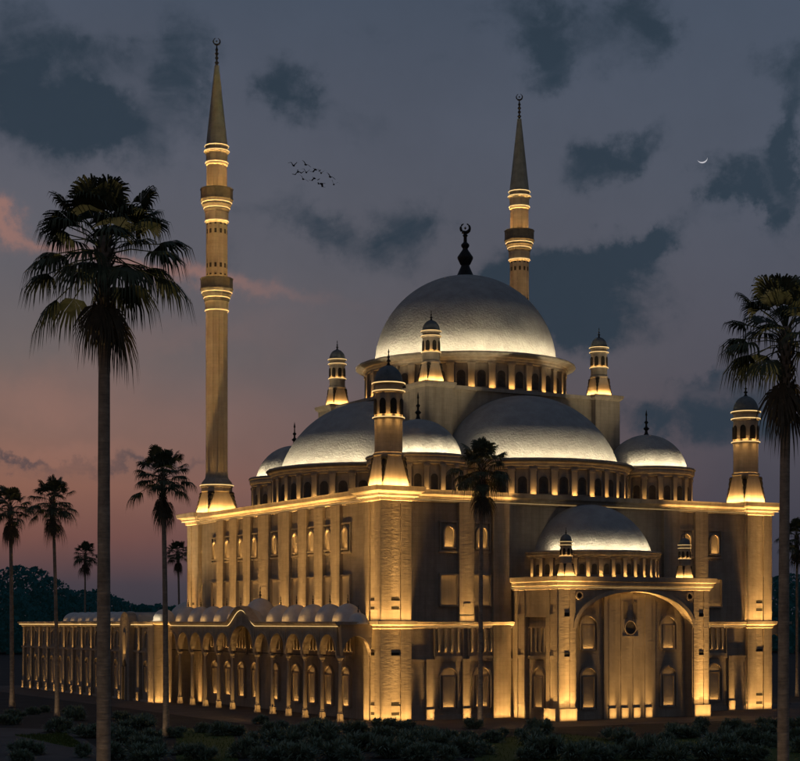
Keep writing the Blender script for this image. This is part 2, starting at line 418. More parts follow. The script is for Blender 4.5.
def turret(cx, cy, z0, k, tall=True, name='turret', parent=None, lit=True):
    """corner turret: tapered foot, round shaft, arcaded lantern, small dome"""
    hb, rt = 1.56 * k, 1.3 * k; R = 1.42 * k
    zb = z0 + 3.5 * k; zs = zb + (3.5 if tall else 1.35) * k; zl = zs + 2.5 * k; zt = zl + 1.0 * k
    foot = octo_base(cx, cy, z0, zb - .35 * k, hb, rt)
    foot.lathe(cx, cy, [(R * .98, zb - .38 * k), (R + .16 * k, zb - .3 * k), (R + .16 * k, zb - .08 * k), (R, zb)], 24)
    t = foot.build(name, M['trim'], parent)
    s = MB(); s.lathe(cx, cy, [(R, zb), (R, zl), (R + .2 * k, zl + .1 * k), (R + .22 * k, zl + .25 * k), (R, zl + .35 * k), (R, zt - .2 * k), (R + .25 * k, zt - .05 * k), (R + .25 * k, zt + .12 * k), (R * .95, zt + .15 * k)], 24)
    s.lathe(cx, cy, [(R, zs - .15 * k), (R + .18 * k, zs - .05 * k), (R + .18 * k, zs + .08 * k), (R, zs + .1 * k)], 24, cap=False)
    s.build('shaft', M['stone'], t, True)
    d = drop_mb(cx, cy, z0, zb - .4 * k, hb, rt); split_build(d, 'corner_pendant', M['dark'], t)  # dark colour stands for the unlit foot corners
    w = MB(); ow = MB()
    for j in range(8):
        a = PI / 8 + PI / 4 * j + .25; e = Vector((math.cos(a), math.sin(a))); f = Vector((-e.y, e.x))
        poly = arch_pts(0, .33 * k, zs + 1.45 * k, .5 * k, 8, .9); poly = [(-.33 * k, zs + .35 * k)] + poly + [(.33 * k, zs + .35 * k)]
        rr = R * .965
        w.loft([[(cx + e.x * (rr + o) + f.x * p, cy + e.y * (rr + o) + f.y * p, z) for p, z in poly] for o in (0, .12 * k)], True, True, True)
    split_build(w, 'lantern_window', M['dark'], t)
    dm = MB(); hd = 1.75 * k; Rd = R * 1.02
    dm.lathe(cx, cy, [(Rd * math.cos(PI / 2 * j / 10), zt + .15 * k + hd * math.sin(PI / 2 * j / 10)) for j in range(10)] + [(.01, zt + .15 * k + hd)], 24)
    dm.build('dome', M['lead'], t, True)
    fi = MB(); fi.lathe(cx, cy, finial_prof(zt + .1 * k + hd, 1.75 * k, .3 * k), 10); fi.build('finial', M['bronze'], t, True)
    l = MB(); led_ring(l, cx, cy, R + .19 * k, zs + .0 * k, h=.09 * k, w=.05 * k); led_ring(l, cx, cy, R + .23 * k, zl + .18 * k, h=.09 * k, w=.05 * k); led_ring(l, cx, cy, R + .26 * k, zt - .02 * k, h=.09 * k, w=.05 * k)
    split_build(l, 'light_strip', M['led'], t)
    if lit:
        for n in ((0, -1), (-1, 0)):
            uplight((cx + n[0] * (hb + .3 * k), cy + n[1] * (hb + .3 * k), z0 + .08), n, hb * 1.9, 46 * k, a=.9, b=0, q=.6, sigma=.4, tilt=24, cap=1.0)
        for j in range(5):
            a = math.atan2(CAM.y - cy, CAM.x - cx) + (j - 2) * .75; n = (math.cos(a), math.sin(a))
            uplight((cx + n[0] * (R + .1 * k), cy + n[1] * (R + .1 * k), zs + .14 * k), n, .7 * k, 11 * k, a=.6, b=0, q=.4, sigma=.5, tilt=10, depth=.06)
            if tall:   # light thrown down the shaft from the lantern sill
                uplight((cx + n[0] * (R + .28 * k), cy + n[1] * (R + .28 * k), zs - .12 * k), n, .7 * k, 11 * k, a=.8, b=.15, sigma=.5, tilt=10, depth=.06, down=True)
    return t
for tx in (2.1, S - 2.1):
    turret(tx, 2.1, 23.7, 1.0, True, 'turret', mosque)

# ---- minarets
def minaret(cx, cy, lit=True):
    hb = 2.0; R = 1.38; N = 12
    foot = octo_base(cx, cy, 23.7, 26.4, hb, 1.62)
    t = foot.build('minaret', M['trim'], mosque)
    b = MB(); b.lathe(cx, cy, [(1.7, 26.35), (1.98, 26.42), (1.95, 26.9), (2.05, 26.95), (2.1, 27.3), (1.95, 27.4), (1.9, 27.6), (1.5, 28.1), (1.42, 28.4), (1.42, 28.8), (R, 28.9)], N)
    b.build('collar', M['trim'], t)
    d = drop_mb(cx, cy, 23.8, 26.4, hb, 1.62); split_build(d, 'corner_pendant', M['dark'], t)
    s = MB()
    def rib(z, f=1.):
        out = []
        for k in range(N):
            a = 2 * PI * k / N; e = .5 * 2 * PI / N
            for da, rr in ((-e * .86, 1.0), (-e * .66, .955), (e * .66, .955), (e * .86, 1.0)):
                out.append((cx + R * f * rr * math.cos(a + da), cy + R * f * rr * math.sin(a + da), z))
        return out
    s.loft([rib(28.8), rib(49.2)], True, True, True)
    s.loft([rib(53.0, .99), rib(60.3, .97)], True, True, True)
    s.loft([rib(64.0, .95), rib(67.6, .93)], True, True, True)
    split_build(s, 'shaft', M['stone'], t)
    c = MB()
    c.lathe(cx, cy, [(R, 49.1), (R + .1, 49.2), (R + .1, 50.2), (R + .2, 50.35)], N)
    c.lathe(cx, cy, [(R - .02, 60.2), (R + .1, 60.4), (R + .1, 61.7), (R - .02, 61.75)], N)
    c.lathe(cx, cy, [(R - .1, 67.5), (R + .02, 67.6), (R + .05, 67.85), (R - .02, 68.0), (R - .02, 69.0), (R + .2, 69.2), (R + .2, 69.5), (R, 69.6), (R, 69.8), (R + .12, 69.95), (R + .12, 70.0)], N)
    split_build(c, 'collar', M['stone'], t)
    for z in (50.3, 61.6):
        bm_ = MB(); bm_.lathe(cx, cy, [(R + .1, z), (R + .25, z + .35), (R + .25, z + .55), (R + .5, z + .95), (R + .5, z + 1.2), (R + .72, z + 1.6), (R + .72, z + 1.75), (R + .66, z + 1.8), (R + .66, z + 2.85), (R + .74, z + 2.9), (R + .74, z + 3.0), (R + .5, z + 3.0), (R + .5, z + 1.95), (R - .1, z + 1.95)], N, cap=False)
        ba = bm_.build('balcony', M['balcony'], t)
        l = MB(); led_ring(l, cx, cy, R + .26, z + .5, N, .1); led_ring(l, cx, cy, R + .52, z + 1.18, N, .1); split_build(l, 'light_strip', M['led'], t)
        l = MB(); l.lathe(cx, cy, [(R + .1, z + 2.0), (R + .35, z + 2.02)], N, cap=False); split_build(l, 'light_strip', M['led'], t)
    l = MB()
    for z, r in ((49.2, R + .11), (60.45, R + .11), (67.85, R + .06), (69.3, R + .21), (69.95, R + .13)): led_ring(l, cx, cy, r, z, N, .1)
    led_ring(l, cx, cy, 2.12, 27.15, N, .1)
    split_build(l, 'light_strip', M['led'], t)
    w = MB()
    for z in (54.6, 58.9):
        for k in range(N):
            a = 2 * PI * k / N; e = Vector((math.cos(a), math.sin(a))); f = Vector((-e.y, e.x)); rr = R * .925
            for zz, hh in ((z, .55), (z + 1.1 if z > 56 else z - .95, .2)):
                w.loft([[(cx + e.x * (rr + o) + f.x * p, cy + e.y * (rr + o) + f.y * p, zz + q) for p, q in ((-.14, 0), (.14, 0), (.14, hh), (-.14, hh))] for o in (0, .04)], True, True, True)
    split_build(w, 'slit_window', M['dark'], t)
    sp = MB(); sp.lathe(cx, cy, [(R + .1, 70.0), (R * .98, 70.3), (.3, 80.0), (.3, 80.2)], N); sp.build('spire', M['lead'], t)
    fi = MB(); prof = [(.28, 80.2)]
    for z, r in ((80.6, .3), (81.2, .24), (81.75, .26), (82.25, .2)): prof += [(.1, z - .25), (r, z), (.1, z + .22)]
    prof += [(.06, 82.9)]
    fi.lathe(cx, cy, prof, 10)
    crescent(fi, (cx, cy, 83.3), .42, .09)
    fi.build('finial', M['bronze'], t, True)
    if lit:
        for n in ((0, -1), (-1, 0)):
            uplight((cx + n[0] * (hb + .3), cy + n[1] * (hb + .3), 23.8), n, hb * 1.9, 46, a=.9, b=0, q=.6, sigma=.4, tilt=26, cap=1.0)
        ca = math.atan2(CAM.y - cy, CAM.x - cx)
        for j in range(4):
            a = ca + (j - 1.5) * .8; n = (math.cos(a), math.sin(a))
            uplight((cx + n[0] * (R + .5), cy + n[1] * (R + .5), 28.6), n, .8, 6, a=.6, b=.22, sigma=.12, tilt=3)
            uplight((cx + n[0] * (R + .16), cy + n[1] * (R + .16), 52.4), n, .8, 24, a=1, b=.3, sigma=.24, tilt=4, depth=.06)
            uplight((cx + n[0] * (R + .1), cy + n[1] * (R + .1), 63.7), n, .8, 36, a=1.0, b=.2, sigma=.24, tilt=4, depth=.06)
    return t
def crescent(mb, c, r, th):
    """open ring (crescent) standing upright, facing the camera side"""
    d = Vector((CAM.x - c[0], CAM.y - c[1], 0)).normalized(); u = Vector((-d.y, d.x, 0))
    pts = []; rad = []
    for k in range(19):
        a = PI / 2 + .35 + (2 * PI - .7) * k / 18
        pts.append((c[0] + u.x * r * math.cos(a), c[1] + u.y * r * math.cos(a), c[2] + r * math.sin(a)))
        rad.append(th * (.35 + .95 * math.sin(PI * k / 18)))
    mb.tube(pts, rad, 6)
    mb.lathe(c[0], c[1], [(.01, c[2] - r * .35), (r * .3, c[2]), (.01, c[2] + r * .35)], 8)
minaret(2.85, S - 2.85); minaret(S - 2.85, S - 2.85)

# ---- facade bays (the same order on the front and the left)
OFF = [0, 5.45, 9.45, 13.45, 17.45]
def upper_window(fac, c, parent, z0=17.7, w=1.15, h=1.5):
    hw = w / 2
    f = MB(); inner = [(c - hw, z0)] + arch_pts(c, hw, z0 + h, hw, 10) + [(c + hw, z0)]
    o = hw + .16; outer = [(c - o, z0)] + arch_pts(c, o, z0 + h, o, 10) + [(c + o, z0)]
    fac.band(f, inner, outer, 0, .3)
    R0 = hw + .48
    for a0, a1, b0, b1 in ((c - R0, c - R0 + .12, z0 - .35, z0 + h + hw + .45), (c + R0 - .12, c + R0, z0 - .35, z0 + h + hw + .45), (c - R0 - .1, c + R0 + .1, z0 - .55, z0 - .35), (c - R0 - .1, c + R0 + .1, z0 + h + hw + .45, z0 + h + hw + .6)):
        fac.box(f, a0, a1, 0, .2, b0, b1)
    fac.box(f, c - hw - .2, c + hw + .2, .0, .34, z0 - .18, z0)
    win = f.build('window', M['trim'], parent)
    p = MB(); fac.prism(p, inner, .01, .05); p.build('pane', M['pane'], win)
    fac.light(c, .2, z0 + .03, w * .85, 17, a=.8, b=.55, sigma=.5, depth=.1, tilt=12)
    return win
def panel(fac, c, parent, z0=11.75, w=2.0, h=3.05):
    hw = w / 2; f = MB()
    for a0, a1, b0, b1 in ((c - hw - .13, c - hw, z0, z0 + h), (c + hw, c + hw + .13, z0, z0 + h), (c - hw - .13, c + hw + .13, z0 + h, z0 + h + .16), (c - hw - .13, c + hw + .13, z0 - .16, z0)):
        fac.box(f, a0, a1, 0, .28, b0, b1)
    win = f.build('window_panel', M['trim'], parent)
    p = MB(); fac.box(p, c - hw, c + hw, .01, .06, z0, z0 + h); p.build('pane', M['pane'], win)
    fac.light(c, .2, z0 + .03, w * .9, 4.5, a=.9, b=.25, sigma=.3, depth=.08, tilt=8)
    fac.light(c, .2, z0 + h - .03, w * .9, 5, a=1, b=.1, sigma=.3, depth=.08, tilt=8, down=True)
    return win
def low_window(fac, c, parent, z0=1.25, w=1.4, h=3.1, e=5.5, rr=.95, light=True):
    hw = w / 2; f = MB()
    zt = z0 + h; o = hw + .28; inner = [(c - o, z0 - .1)] + arch_pts(c, o, zt, rr, 12) + [(c + o, z0 - .1)]
    q = o + .16; outer = [(c - q, z0 - .1)] + arch_pts(c, q, zt, rr + .18, 12) + [(c + q, z0 - .1)]
    fac.band(f, inner, outer, 0, .26)
    for a0, a1, b0, b1 in ((c - hw - .1, c - hw, z0, zt), (c + hw, c + hw + .1, z0, zt), (c - hw - .1, c + hw + .1, zt, zt + .1), (c - hw - .14, c + hw + .14, z0 - .2, z0)):
        fac.box(f, a0, a1, 0, .2, b0, b1)
    win = f.build('arched_window', M['trim'], parent)
    p = MB(); fac.box(p, c - hw, c + hw, .01, .05, z0, zt); p.build('pane', M['pane'], win)
    if light:
        fac.light(c, .15, z0 + .03, w * .9, e * 2.6, a=.95, b=.02, q=.1, sigma=.3, depth=.08, tilt=9)
        fac.light(c, .16, zt + .14, w * .95, e * .55, a=1, b=.05, sigma=.6, depth=.06, tilt=-12)
    return win
def slits(fac, c, parent, z0=6.95, h=2.45, n=4, pitch=.78, e=5):
    f = MB(); W = pitch * n / 2 + .12
    for k in range(n):
        a = c + (k - (n - 1) / 2) * pitch
        fac.box(f, a - .13, a + .13, 0, .2, z0, z0 + h)
    o = f.build('slit_bar', M['trim'], parent)
    f = MB(); fac.box(f, c - W, c + W, 0, .24, z0 + h, z0 + h + .12); fac.box(f, c - W, c + W, 0, .32, z0 - .75, z0 - .45)
    fac.box(f, c - W - .06, c - W, 0, .22, z0 - .45, z0 + h); fac.box(f, c + W, c + W + .06, 0, .22, z0 - .45, z0 + h)
    f.build('frame', M['trim'], o)
    for k in range(n):
        a = c + (k - (n - 1) / 2) * pitch
        fac.light(a, .3, z0 - .1, .24, e * 3.2, a=1, b=.06, sigma=.25, depth=.06, tilt=6)
    return o
def pilaster(fac, c, w, parent, z0, z1, t=.4, plinth=None, e=0, zl=None, b=.17):
    f = MB(); fac.box(f, c - w / 2, c + w / 2, 0, t, z0, z1)
    if plinth: fac.box(f, c - w / 2 - .08, c + w / 2 + .08, 0, t + .1, z0 - .05, z0 + plinth)
    p = f.build('pilaster', M['stone'], parent)
    if e: fac.light(c, t + (.42 if not plinth else .5), z0 + .05 if zl is None else zl, w * .92, e, a=1, b=b, sigma=.08)
    return p

for side in (-1, 1):
    for fac in (FR, LF):
        for i, o in enumerate(OFF):
            if side == 1 and i == 0: continue
            c = CEN + side * o
            if fac is FR and i < 3: continue        # behind the portal
            upper_window(fac, c, mosque); panel(fac, c, mosque)
            low_window(fac, c, mosque, e=6 if fac is FR else 8); slits(fac, c, mosque)
for side in (-1, 1):
    for o in (2.75, 7.45, 11.45, 15.45):
        c = CEN + side * o
        p = pilaster(LF, c, 2.1 if o > 3 else 2.9, mosque, 10.05, 22.3, e=40)
    c = CEN + side * 15.45
    pilaster(FR, c, 1.8, mosque, 10.05, 22.3, plinth=.6, e=26)
    f = MB(); FR.box(f, c - .4, c + .4, .4, .46, 11.6, 11.9); f.build('ledge', M['trim'], mosque)
    pilaster(FR, CEN + side * 11.15, 2.15, mosque, 0, 22.3, t=.45, e=40, b=.2)
    for o in (15.45, 19.8):
        pilaster(FR, CEN + side * o, .85, mosque, 0, 6.2, t=.35, plinth=1.1, e=42)
# lower wall base moulding
mb = MB(); FR.box(mb, 3.6, S - 3.6, 0, .22, 0, .5); FR.box(mb, 3.6, S - 3.6, 0, .18, 5.95, 6.2)
mb.build('base_moulding', M['trim'], mosque)

# ---- square block that carries the main dome, with four corner piers
mb = MB(); hb = 12.4
mb.box(CEN - hb, CEN + hb, CEN - hb, CEN + hb, 23, 36.3)
blk = mb.build('drum_block', M['stone'], mosque)
mb = MB()
mb.box(CEN - hb - .35, CEN + hb + .35, CEN - hb - .35, CEN + hb + .35, 36.05, 36.45)
mb.build('cornice', M['trim'], blk)
for sx in (-1, 1):
    for sy in (-1, 1):
        cx, cy = CEN + sx * 11.5, CEN + sy * 11.5
        mb = MB(); mb.box(cx - 1.75, cx + 1.75, cy - 1.75, cy + 1.75, 23, 36.35)
        mb.loft([[(cx - o, cy - o, z), (cx + o, cy - o, z), (cx + o, cy + o, z), (cx - o, cy + o, z)] for o, z in ((1.78, 36.0), (2.05, 36.25), (2.1, 36.6), (1.7, 36.7))], True, True, True)
        mb.build('pier', M['stone'], blk)
        turret(cx, cy, 36.7, .68, False, 'turret', mosque, lit=not (sx > 0 and sy > 0))

# ---- domes on colonnaded drums
def inside_block(x, y): return abs(x - CEN) < hb + .2 and abs(y - CEN) < hb + .2
def drum_dome(name, cx, cy, a, hgt, zd0, zd1, rw, rc, npil, nseg=64, label=None, test=None, wall_y=None, led=True, finial=None, pw=.55, e=5, rim=1.):
    H = zd1 - zd0
    Rs = (a * a + hgt * hgt) / (2 * hgt); zc = zd1 + hgt - Rs
    a0 = math.asin(max(-1, min(1, (zd1 - .25 - zc) / Rs)))
    d = MB(); prof = [(Rs * math.cos(a0 + (PI / 2 - a0) * k / 24), zc + Rs * math.sin(a0 + (PI / 2 - a0) * k / 24)) for k in range(24)] + [(.01, zd1 + hgt)]
    d.lathe(cx, cy, prof, nseg)
    dm = d.build(name, M['dome'], mosque, True)
    if label: dm['label'] = label
    hc = H * .2
    w = MB(); w.lathe(cx, cy, [(rw, zd0), (rw, zd1 - hc * .9), (rw - .02, zd1 - .05)], nseg); w.build('drum', M['stone'], dm, True)
    c = MB(); nn = npil * 2 if npil < 24 else npil
    c.lathe(cx, cy, [(rw - .05, zd1 - hc * 1.25), (rw + .3, zd1 - hc * 1.2), (rw + .32, zd1 - hc * .95), (rw + .45, zd1 - hc * .85), (rw + .5, zd1 - hc * .55), (rc - .12, zd1 - hc * .3), (rc, zd1 - hc * .2), (rc, zd1), (rc - .12, zd1 + .1), (rc - .2, zd1 + .02), (a * .9, zd1 - .02)], nn, cap=False)
    c.build('cornice', M['trim'], dm)
    if led:
        l = MB(); n2 = nn
        rl = a + (rc - a) * .62
        for k in range(n2):
            th0, th1 = 2 * PI * k / n2, 2 * PI * (k + 1) / n2
            mx, my = cx + rl * math.cos(th0), cy + rl * math.sin(th0)
            if test and not test(mx, my): continue
            l.face([(cx + (rl + q) * math.cos(t), cy + (rl + q) * math.sin(t), zd1 + .1) for t, q in ((th0, -.07), (th1, -.07), (th1, .07), (th0, .07))])
        l.build('light_strip', M['led_rim'], dm)
        nl = max(12, int(2 * PI * rl / 2.6)); wl = 2 * PI * rl / nl
        for k in range(nl):
            th = 2 * PI * (k + .5) / nl; n_ = (math.cos(th), math.sin(th)); x, y = cx + rl * n_[0], cy + rl * n_[1]
            if (test and not test(x, y)) or not faces_cam(x, y, n_, -.35) or (rim < 1 and n_[1] > -.35): continue
            uplight((x, y, zd1 + .14), n_, wl, rim * 11., a=.55 if rim >= 1 else .05, b=0., q=.9 if rim >= 1 else 1.8, sigma=.45, tilt=42, color=DOMEW, cap=.93 if rim >= 1 else .8)
    pl = MB(); wn = []
    for k in range(npil):
        th = 2 * PI * (k + .5) / npil; e_ = Vector((math.cos(th), math.sin(th))); f_ = Vector((-e_.y, e_.x))
        x, y = cx + e_.x * (rw + .3), cy + e_.y * (rw + .3)
        if test and not test(x, y): continue
        m2 = MB()
        def bx(hw, d0, d1, z0, z1):
            m2.loft([[(cx + e_.x * r + f_.x * p, cy + e_.y * r + f_.y * p, z) for r, p in ((rw + d0, -hw), (rw + d1, -hw), (rw + d1, hw), (rw + d0, hw))] for z in (z0, z1)], True, True, True)
        bx(pw / 2, -.1, .28, zd0, zd1 - hc * 1.35); bx(pw / 2 + .08, -.1, .36, zd1 - hc * 1.55, zd1 - hc * 1.25); bx(pw / 2 + .06, -.1, .34, zd0, zd0 + .22)
        m2.build('pilaster', M['trim'], dm)
        if faces_cam(x, y, e_, -.05):
            uplight((cx + e_.x * (rw + .55), cy + e_.y * (rw + .55), zd0 + .1), e_, pw * .8, e / pw * 2.0, a=.3, b=.0, q=1., sigma=.3, depth=.08, tilt=12)
        # blind arch between this pilaster and the next
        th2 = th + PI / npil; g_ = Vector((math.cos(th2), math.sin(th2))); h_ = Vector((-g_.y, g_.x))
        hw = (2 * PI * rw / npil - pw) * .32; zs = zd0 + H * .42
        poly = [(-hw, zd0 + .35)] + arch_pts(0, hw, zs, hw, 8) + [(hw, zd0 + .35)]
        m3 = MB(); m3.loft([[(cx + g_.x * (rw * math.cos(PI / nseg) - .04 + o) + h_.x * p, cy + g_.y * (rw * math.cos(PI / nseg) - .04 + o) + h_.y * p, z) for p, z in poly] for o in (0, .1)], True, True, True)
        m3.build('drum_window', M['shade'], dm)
    if finial:
        fi = MB(); fh, fr = finial; fi.lathe(cx, cy, finial_prof(zd1 + hgt - .12, fh, fr), 12); fi.build('finial', M['bronze'], dm, True)
    return dm
out_block = lambda x, y: not inside_block(x, y)
in_sq = lambda x, y: 0 < x < S and 0 < y < S
main = drum_dome('dome', CEN, CEN, 10.95, 11.2, 36.5, 40.6, 11.9, 13.3, 32, 96, 'large central dome on a colonnaded drum', pw=.8, e=7)
fi = MB(); zt = 51.8 - .15
fi.lathe(CEN, CEN, [(1.15, zt), (1.0, zt + .3), (.55, zt + 1.3), (.5, zt + 1.5), (.62, zt + 1.6), (.95, zt + 2.3), (.95, zt + 2.5), (.4, zt + 3.3), (.3, zt + 3.5), (.5, zt + 3.8), (.5, zt + 4.0), (.22, zt + 4.3), (.2, zt + 4.9), (.32, zt + 5.1), (.15, zt + 5.3), (.12, zt + 5.4)], 14)
crescent(fi, (CEN, CEN, zt + 6.0), .55, .17); fi.build('finial', M['bronze'], main, True)
corner_pts = [(CEN - 15.45, CEN - 15.45), (CEN + 15.45, CEN - 15.45), (CEN - 15.45, CEN + 15.45)]
def semi_test(cx, cy):
    def t(x, y):
        return out_block(x, y) and not any((x - q[0]) ** 2 + (y - q[1]) ** 2 < 5.2 ** 2 for q in corner_pts)
    return t
drum_dome('semi_dome', CEN, 13.0, 10.9, 8.3, 23.45, 27.5, 11.6, 12.55, 32, 80, 'front half dome against the dome block', semi_test(CEN, 13), pw=.7, e=6)
drum_dome('semi_dome', 13.0, CEN, 10.9, 8.3, 23.45, 27.5, 11.6, 12.55, 32, 80, 'left half dome against the dome block', semi_test(13, CEN), pw=.7, e=6)
drum_dome('semi_dome', S - 13.0, CEN, 10.9, 8.3, 23.45, 27.5, 11.6, 12.55, 32, 80, 'right half dome against the dome block', semi_test(S - 13, CEN), pw=.7, e=6)
def c_test(cx, cy):
    def t(x, y):
        return out_block(x, y) and not any((x - q[0]) ** 2 + (y - q[1]) ** 2 < 11.7 ** 2 for q in ((CEN, 13), (13, CEN), (S - 13, CEN)))
    return t
for i, (cx, cy) in enumerate(corner_pts):
    drum_dome('dome', cx, cy, 4.75, 4.2, 23.45, 27.75, 5.1, 5.7, 18, 48, 'small corner dome', c_test(cx, cy), pw=.55, e=5.5, finial=(3.1, .42))

# ---- portal
PX0, PX1, PY = 16.0, S - 16.0, -8.0
PF = Facade('front', PY); BK = Facade('front', PY + 1.2); SL = Facade('left', PX0)
hwA = 7.45; zsp = 10.0; rise = 3.15
mb = MB()
arc = arch_pts(CEN, hwA, zsp, rise, 28)
TOP = 13.75
# front screen with the big arch cut out (t0 = back of niche)
outer = [(PX0, 0)] + [(PX0 + (PX1 - PX0) * k / 28, TOP) for k in range(29)] + [(PX1, 0)]
inner = [(CEN - hwA, 0)] + arc + [(CEN + hwA, 0)]
PF.band(mb, inner, outer, -1.2, 0)
# block behind, with a tall recess in the left side
mb.box(PX0 + .45, PX1, PY + 1.2, .5, 0, TOP)
mb.box(PX0, PX0 + .45, PY + 1.2, -5.9, 0, TOP); mb.box(PX0, PX0 + .45, -2.1, .5, 0, TOP); mb.box(PX0, PX0 + .45, -5.9, -2.1, 10.5, TOP)
portal = mb.build('portal', M['stone'], mosque)
mb = MB(); prof = [(.05, 13.3), (.18, 13.35), (.2, 13.6), (.38, 13.72), (.42, 14.05), (.58, 14.15), (.64, 14.6), (.2, 14.65)]
mb.loft([[(PX0 - o, PY - o, z), (PX1 + o, PY - o, z), (PX1 + o, .45, z), (PX0 - o, .45, z)] for o, z in prof], True, True, True)
mb.build('cornice', M['trim'], portal)
mb = MB(); mb.box(PX0 - .26, PX1 + .26, PY - .26, PY - .21, 13.5, 13.55); mb.box(PX0 - .26, PX0 - .21, PY - .2, .4, 13.5, 13.55)
split_build(mb, 'light_strip', M['led_soft'], portal)
mb = MB(); PF.band(mb, arch_pts(CEN, hwA - .02, zsp - .6, rise + .6, 28), arch_pts(CEN, hwA + .4, zsp - .6, rise + 1.0, 28), -1.15, .14)
mb.build('arch', M['trim'], portal)
# corner pillars with grooves, ledges and lit plinths
for c in (PX0 + 1.03, PX1 - 1.03):
    f = MB()
    PF.box(f, c - 1.02, c - .34, 0, .1, 0, 13.3); PF.box(f, c + .34, c + 1.02, 0, .1, 0, 13.3)
    p = f.build('pillar', M['stone'], portal)
    f = MB(); PF.box(f, c - 1.1, c + 1.1, .0, .34, 0, 1.25); f.build('plinth', M['trim'], p)
    f = MB()
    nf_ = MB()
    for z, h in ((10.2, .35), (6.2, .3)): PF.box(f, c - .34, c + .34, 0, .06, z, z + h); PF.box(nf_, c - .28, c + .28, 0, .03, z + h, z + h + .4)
    split_build(nf_, 'ledge_shadow', M['dark'], p)  # thin dark block as a painted shadow above each ledge
    split_build(f, 'ledge', M['trim'], p)
    PF.light(c, .85, .06, 2.0, 46, a=1, b=.14, sigma=.08)
    PF.light(c, .62, 1.3, 1.9, 26, a=1, b=.16, sigma=.08)
for a0, a1 in ((-8.0, -5.9), (-2.1, 0.0)):
    c = (a0 + a1) / 2
    f = MB(); SL.box(f, a0 + .05, c - .34, 0, .1, 0, 13.3); SL.box(f, c + .34, a1 - .05, 0, .1, 0, 13.3)
    p = f.build('pillar', M['stone'], portal)
    f = MB()
    if a0 < -5: SL.box(f, a0, a1, 0, .34, 0, 1.25)
    for z, h in ((10.4, .4), (6.2, .4), (1.2, .25)): SL.box(f, c - .34, c + .34, 0, .06, z, z + h)
    split_build(f, 'ledge', M['trim'], p)
    SL.light(c, .7, .06, 2.0, 40, a=1, b=.17, sigma=.08)
SLR = Facade('left', PX0 + .45)
slits(SLR, -4.0, portal, n=4, pitch=.8, e=1.2); low_window(SLR, -4.0, portal, e=5)
# niche back wall: tall ribbed centre panel, oculus, four windows
f = MB(); 
for k in range(4):
    c = CEN + (k - 1.5) * 1.55
    BK.box(f, c - .42, c + .42, .3, .36, 0, 12.9); BK.box(f, c - .46, c + .46, .3, .5, 0, 1.1)
BK.box(f, CEN - 3.3, CEN + 3.3, 0, .3, 0, 13.1)
f.build('ribbed_panel', M['pane'], portal)
for k in range(4): BK.light(CEN + (k - 1.5) * 1.55, .95, .06, .8, 26, a=1, b=.25, sigma=.1)
BK.light(CEN, 1.05, .08, 6.2, 1.0, a=1, b=.6, sigma=.3, tilt=4)
f = MB(); BK.prism(f, [(CEN + .66 * math.cos(a), 9.4 + .66 * math.sin(a)) for a in [2 * PI * k / 24 for k in range(24)]], .3, .39); ocu = f.build('oculus', M['shade'], portal)
f = MB(); BK.band(f, [(CEN + .66 * math.cos(a), 9.4 + .66 * math.sin(a)) for a in [2 * PI * k / 24 for k in range(24)]], [(CEN + .76 * math.cos(a), 9.4 + .76 * math.sin(a)) for a in [2 * PI * k / 24 for k in range(24)]], .3, .43, True)
BK.box(f, CEN - 1.0, CEN + 1.0, .3, .40, 8.45, 8.55); f.build('frame', M['trim'], ocu)
f = MB()
for o in (-.62, .62): BK.box(f, CEN + o - .25, CEN + o + .25, .28, .375, 10.3, 12.1)
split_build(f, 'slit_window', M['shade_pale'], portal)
for c in (CEN - 5.15, CEN + 5.15):
    low_window(BK, c, portal, e=5); low_window(BK, c, portal, z0=7.25, h=2.35, e=5)
for c in (PX0 + 2.55, PX1 - 2.55):
    f = MB(); ring = [2 * PI * k / 20 for k in range(20)]
    PF.band(f, [(c + .3 * math.cos(a), 12.7 + .3 * math.sin(a)) for a in ring], [(c + .45 * math.cos(a), 12.7 + .45 * math.sin(a)) for a in ring], 0, .12, True)
    ro = f.build('roundel', M['trim'], portal)
    f = MB(); PF.prism(f, [(c + .3 * math.cos(a), 12.7 + .3 * math.sin(a)) for a in ring], .0, .03); f.build('recess', M['dark'], ro)
drum_dome('semi_dome', CEN, .45, 6.85, 5.3, 14.6, 17.35, 7.35, 7.95, 36, 64, 'half dome over the portal', lambda x, y: y < .45, pw=.42, e=3.6, rim=.8)
for c in (18.0, S - 18.0):
    turret(c, -6.5, 14.65, .42, False, 'turret', mosque)

# ------------------------------------------------------------------ ARCADE along the left facade
AU = -3.4
arcade = thing('arcade', (AU, CEN, 0), 'low vaulted arcade with slender lit columns and a row of small domes', 'arcade')
AF = Facade('left', AU)
offs = [3.43, 7.45, 11.48, 15.5, 19.5, 23.5]
cols = sorted([CEN - o for o in offs] + [CEN + o for o in offs])
mb = MB()
ZT = 9.75; ZS = 6.6
def gable(a):   # top line of the wall, with a swan-neck bump over the middle bay
    d = abs(a - CEN)
    return ZT + (1.75 * (.5 + .5 * math.cos(PI * min(d / 3.9, 1))) ** .8 if d < 3.9 else 0)
for i in range(len(cols) - 1):
    a0, a1 = cols[i], cols[i + 1]; c = (a0 + a1) / 2; hw = (a1 - a0) / 2 - .22
    big = hw > 2.5
    n = 24
    ins = arch_pts(c, hw, ZS, 2.15 if not big else 3.0, n, .85)
    outs = [(a0 + (a1 - a0) * k / n, gable(a0 + (a1 - a0) * k / n)) for k in range(n + 1)]
    AF.band(mb, ins, outs, -.35, .35)
awall = mb.build('arcade_wall', M['stone'], arcade)
mb = MB()
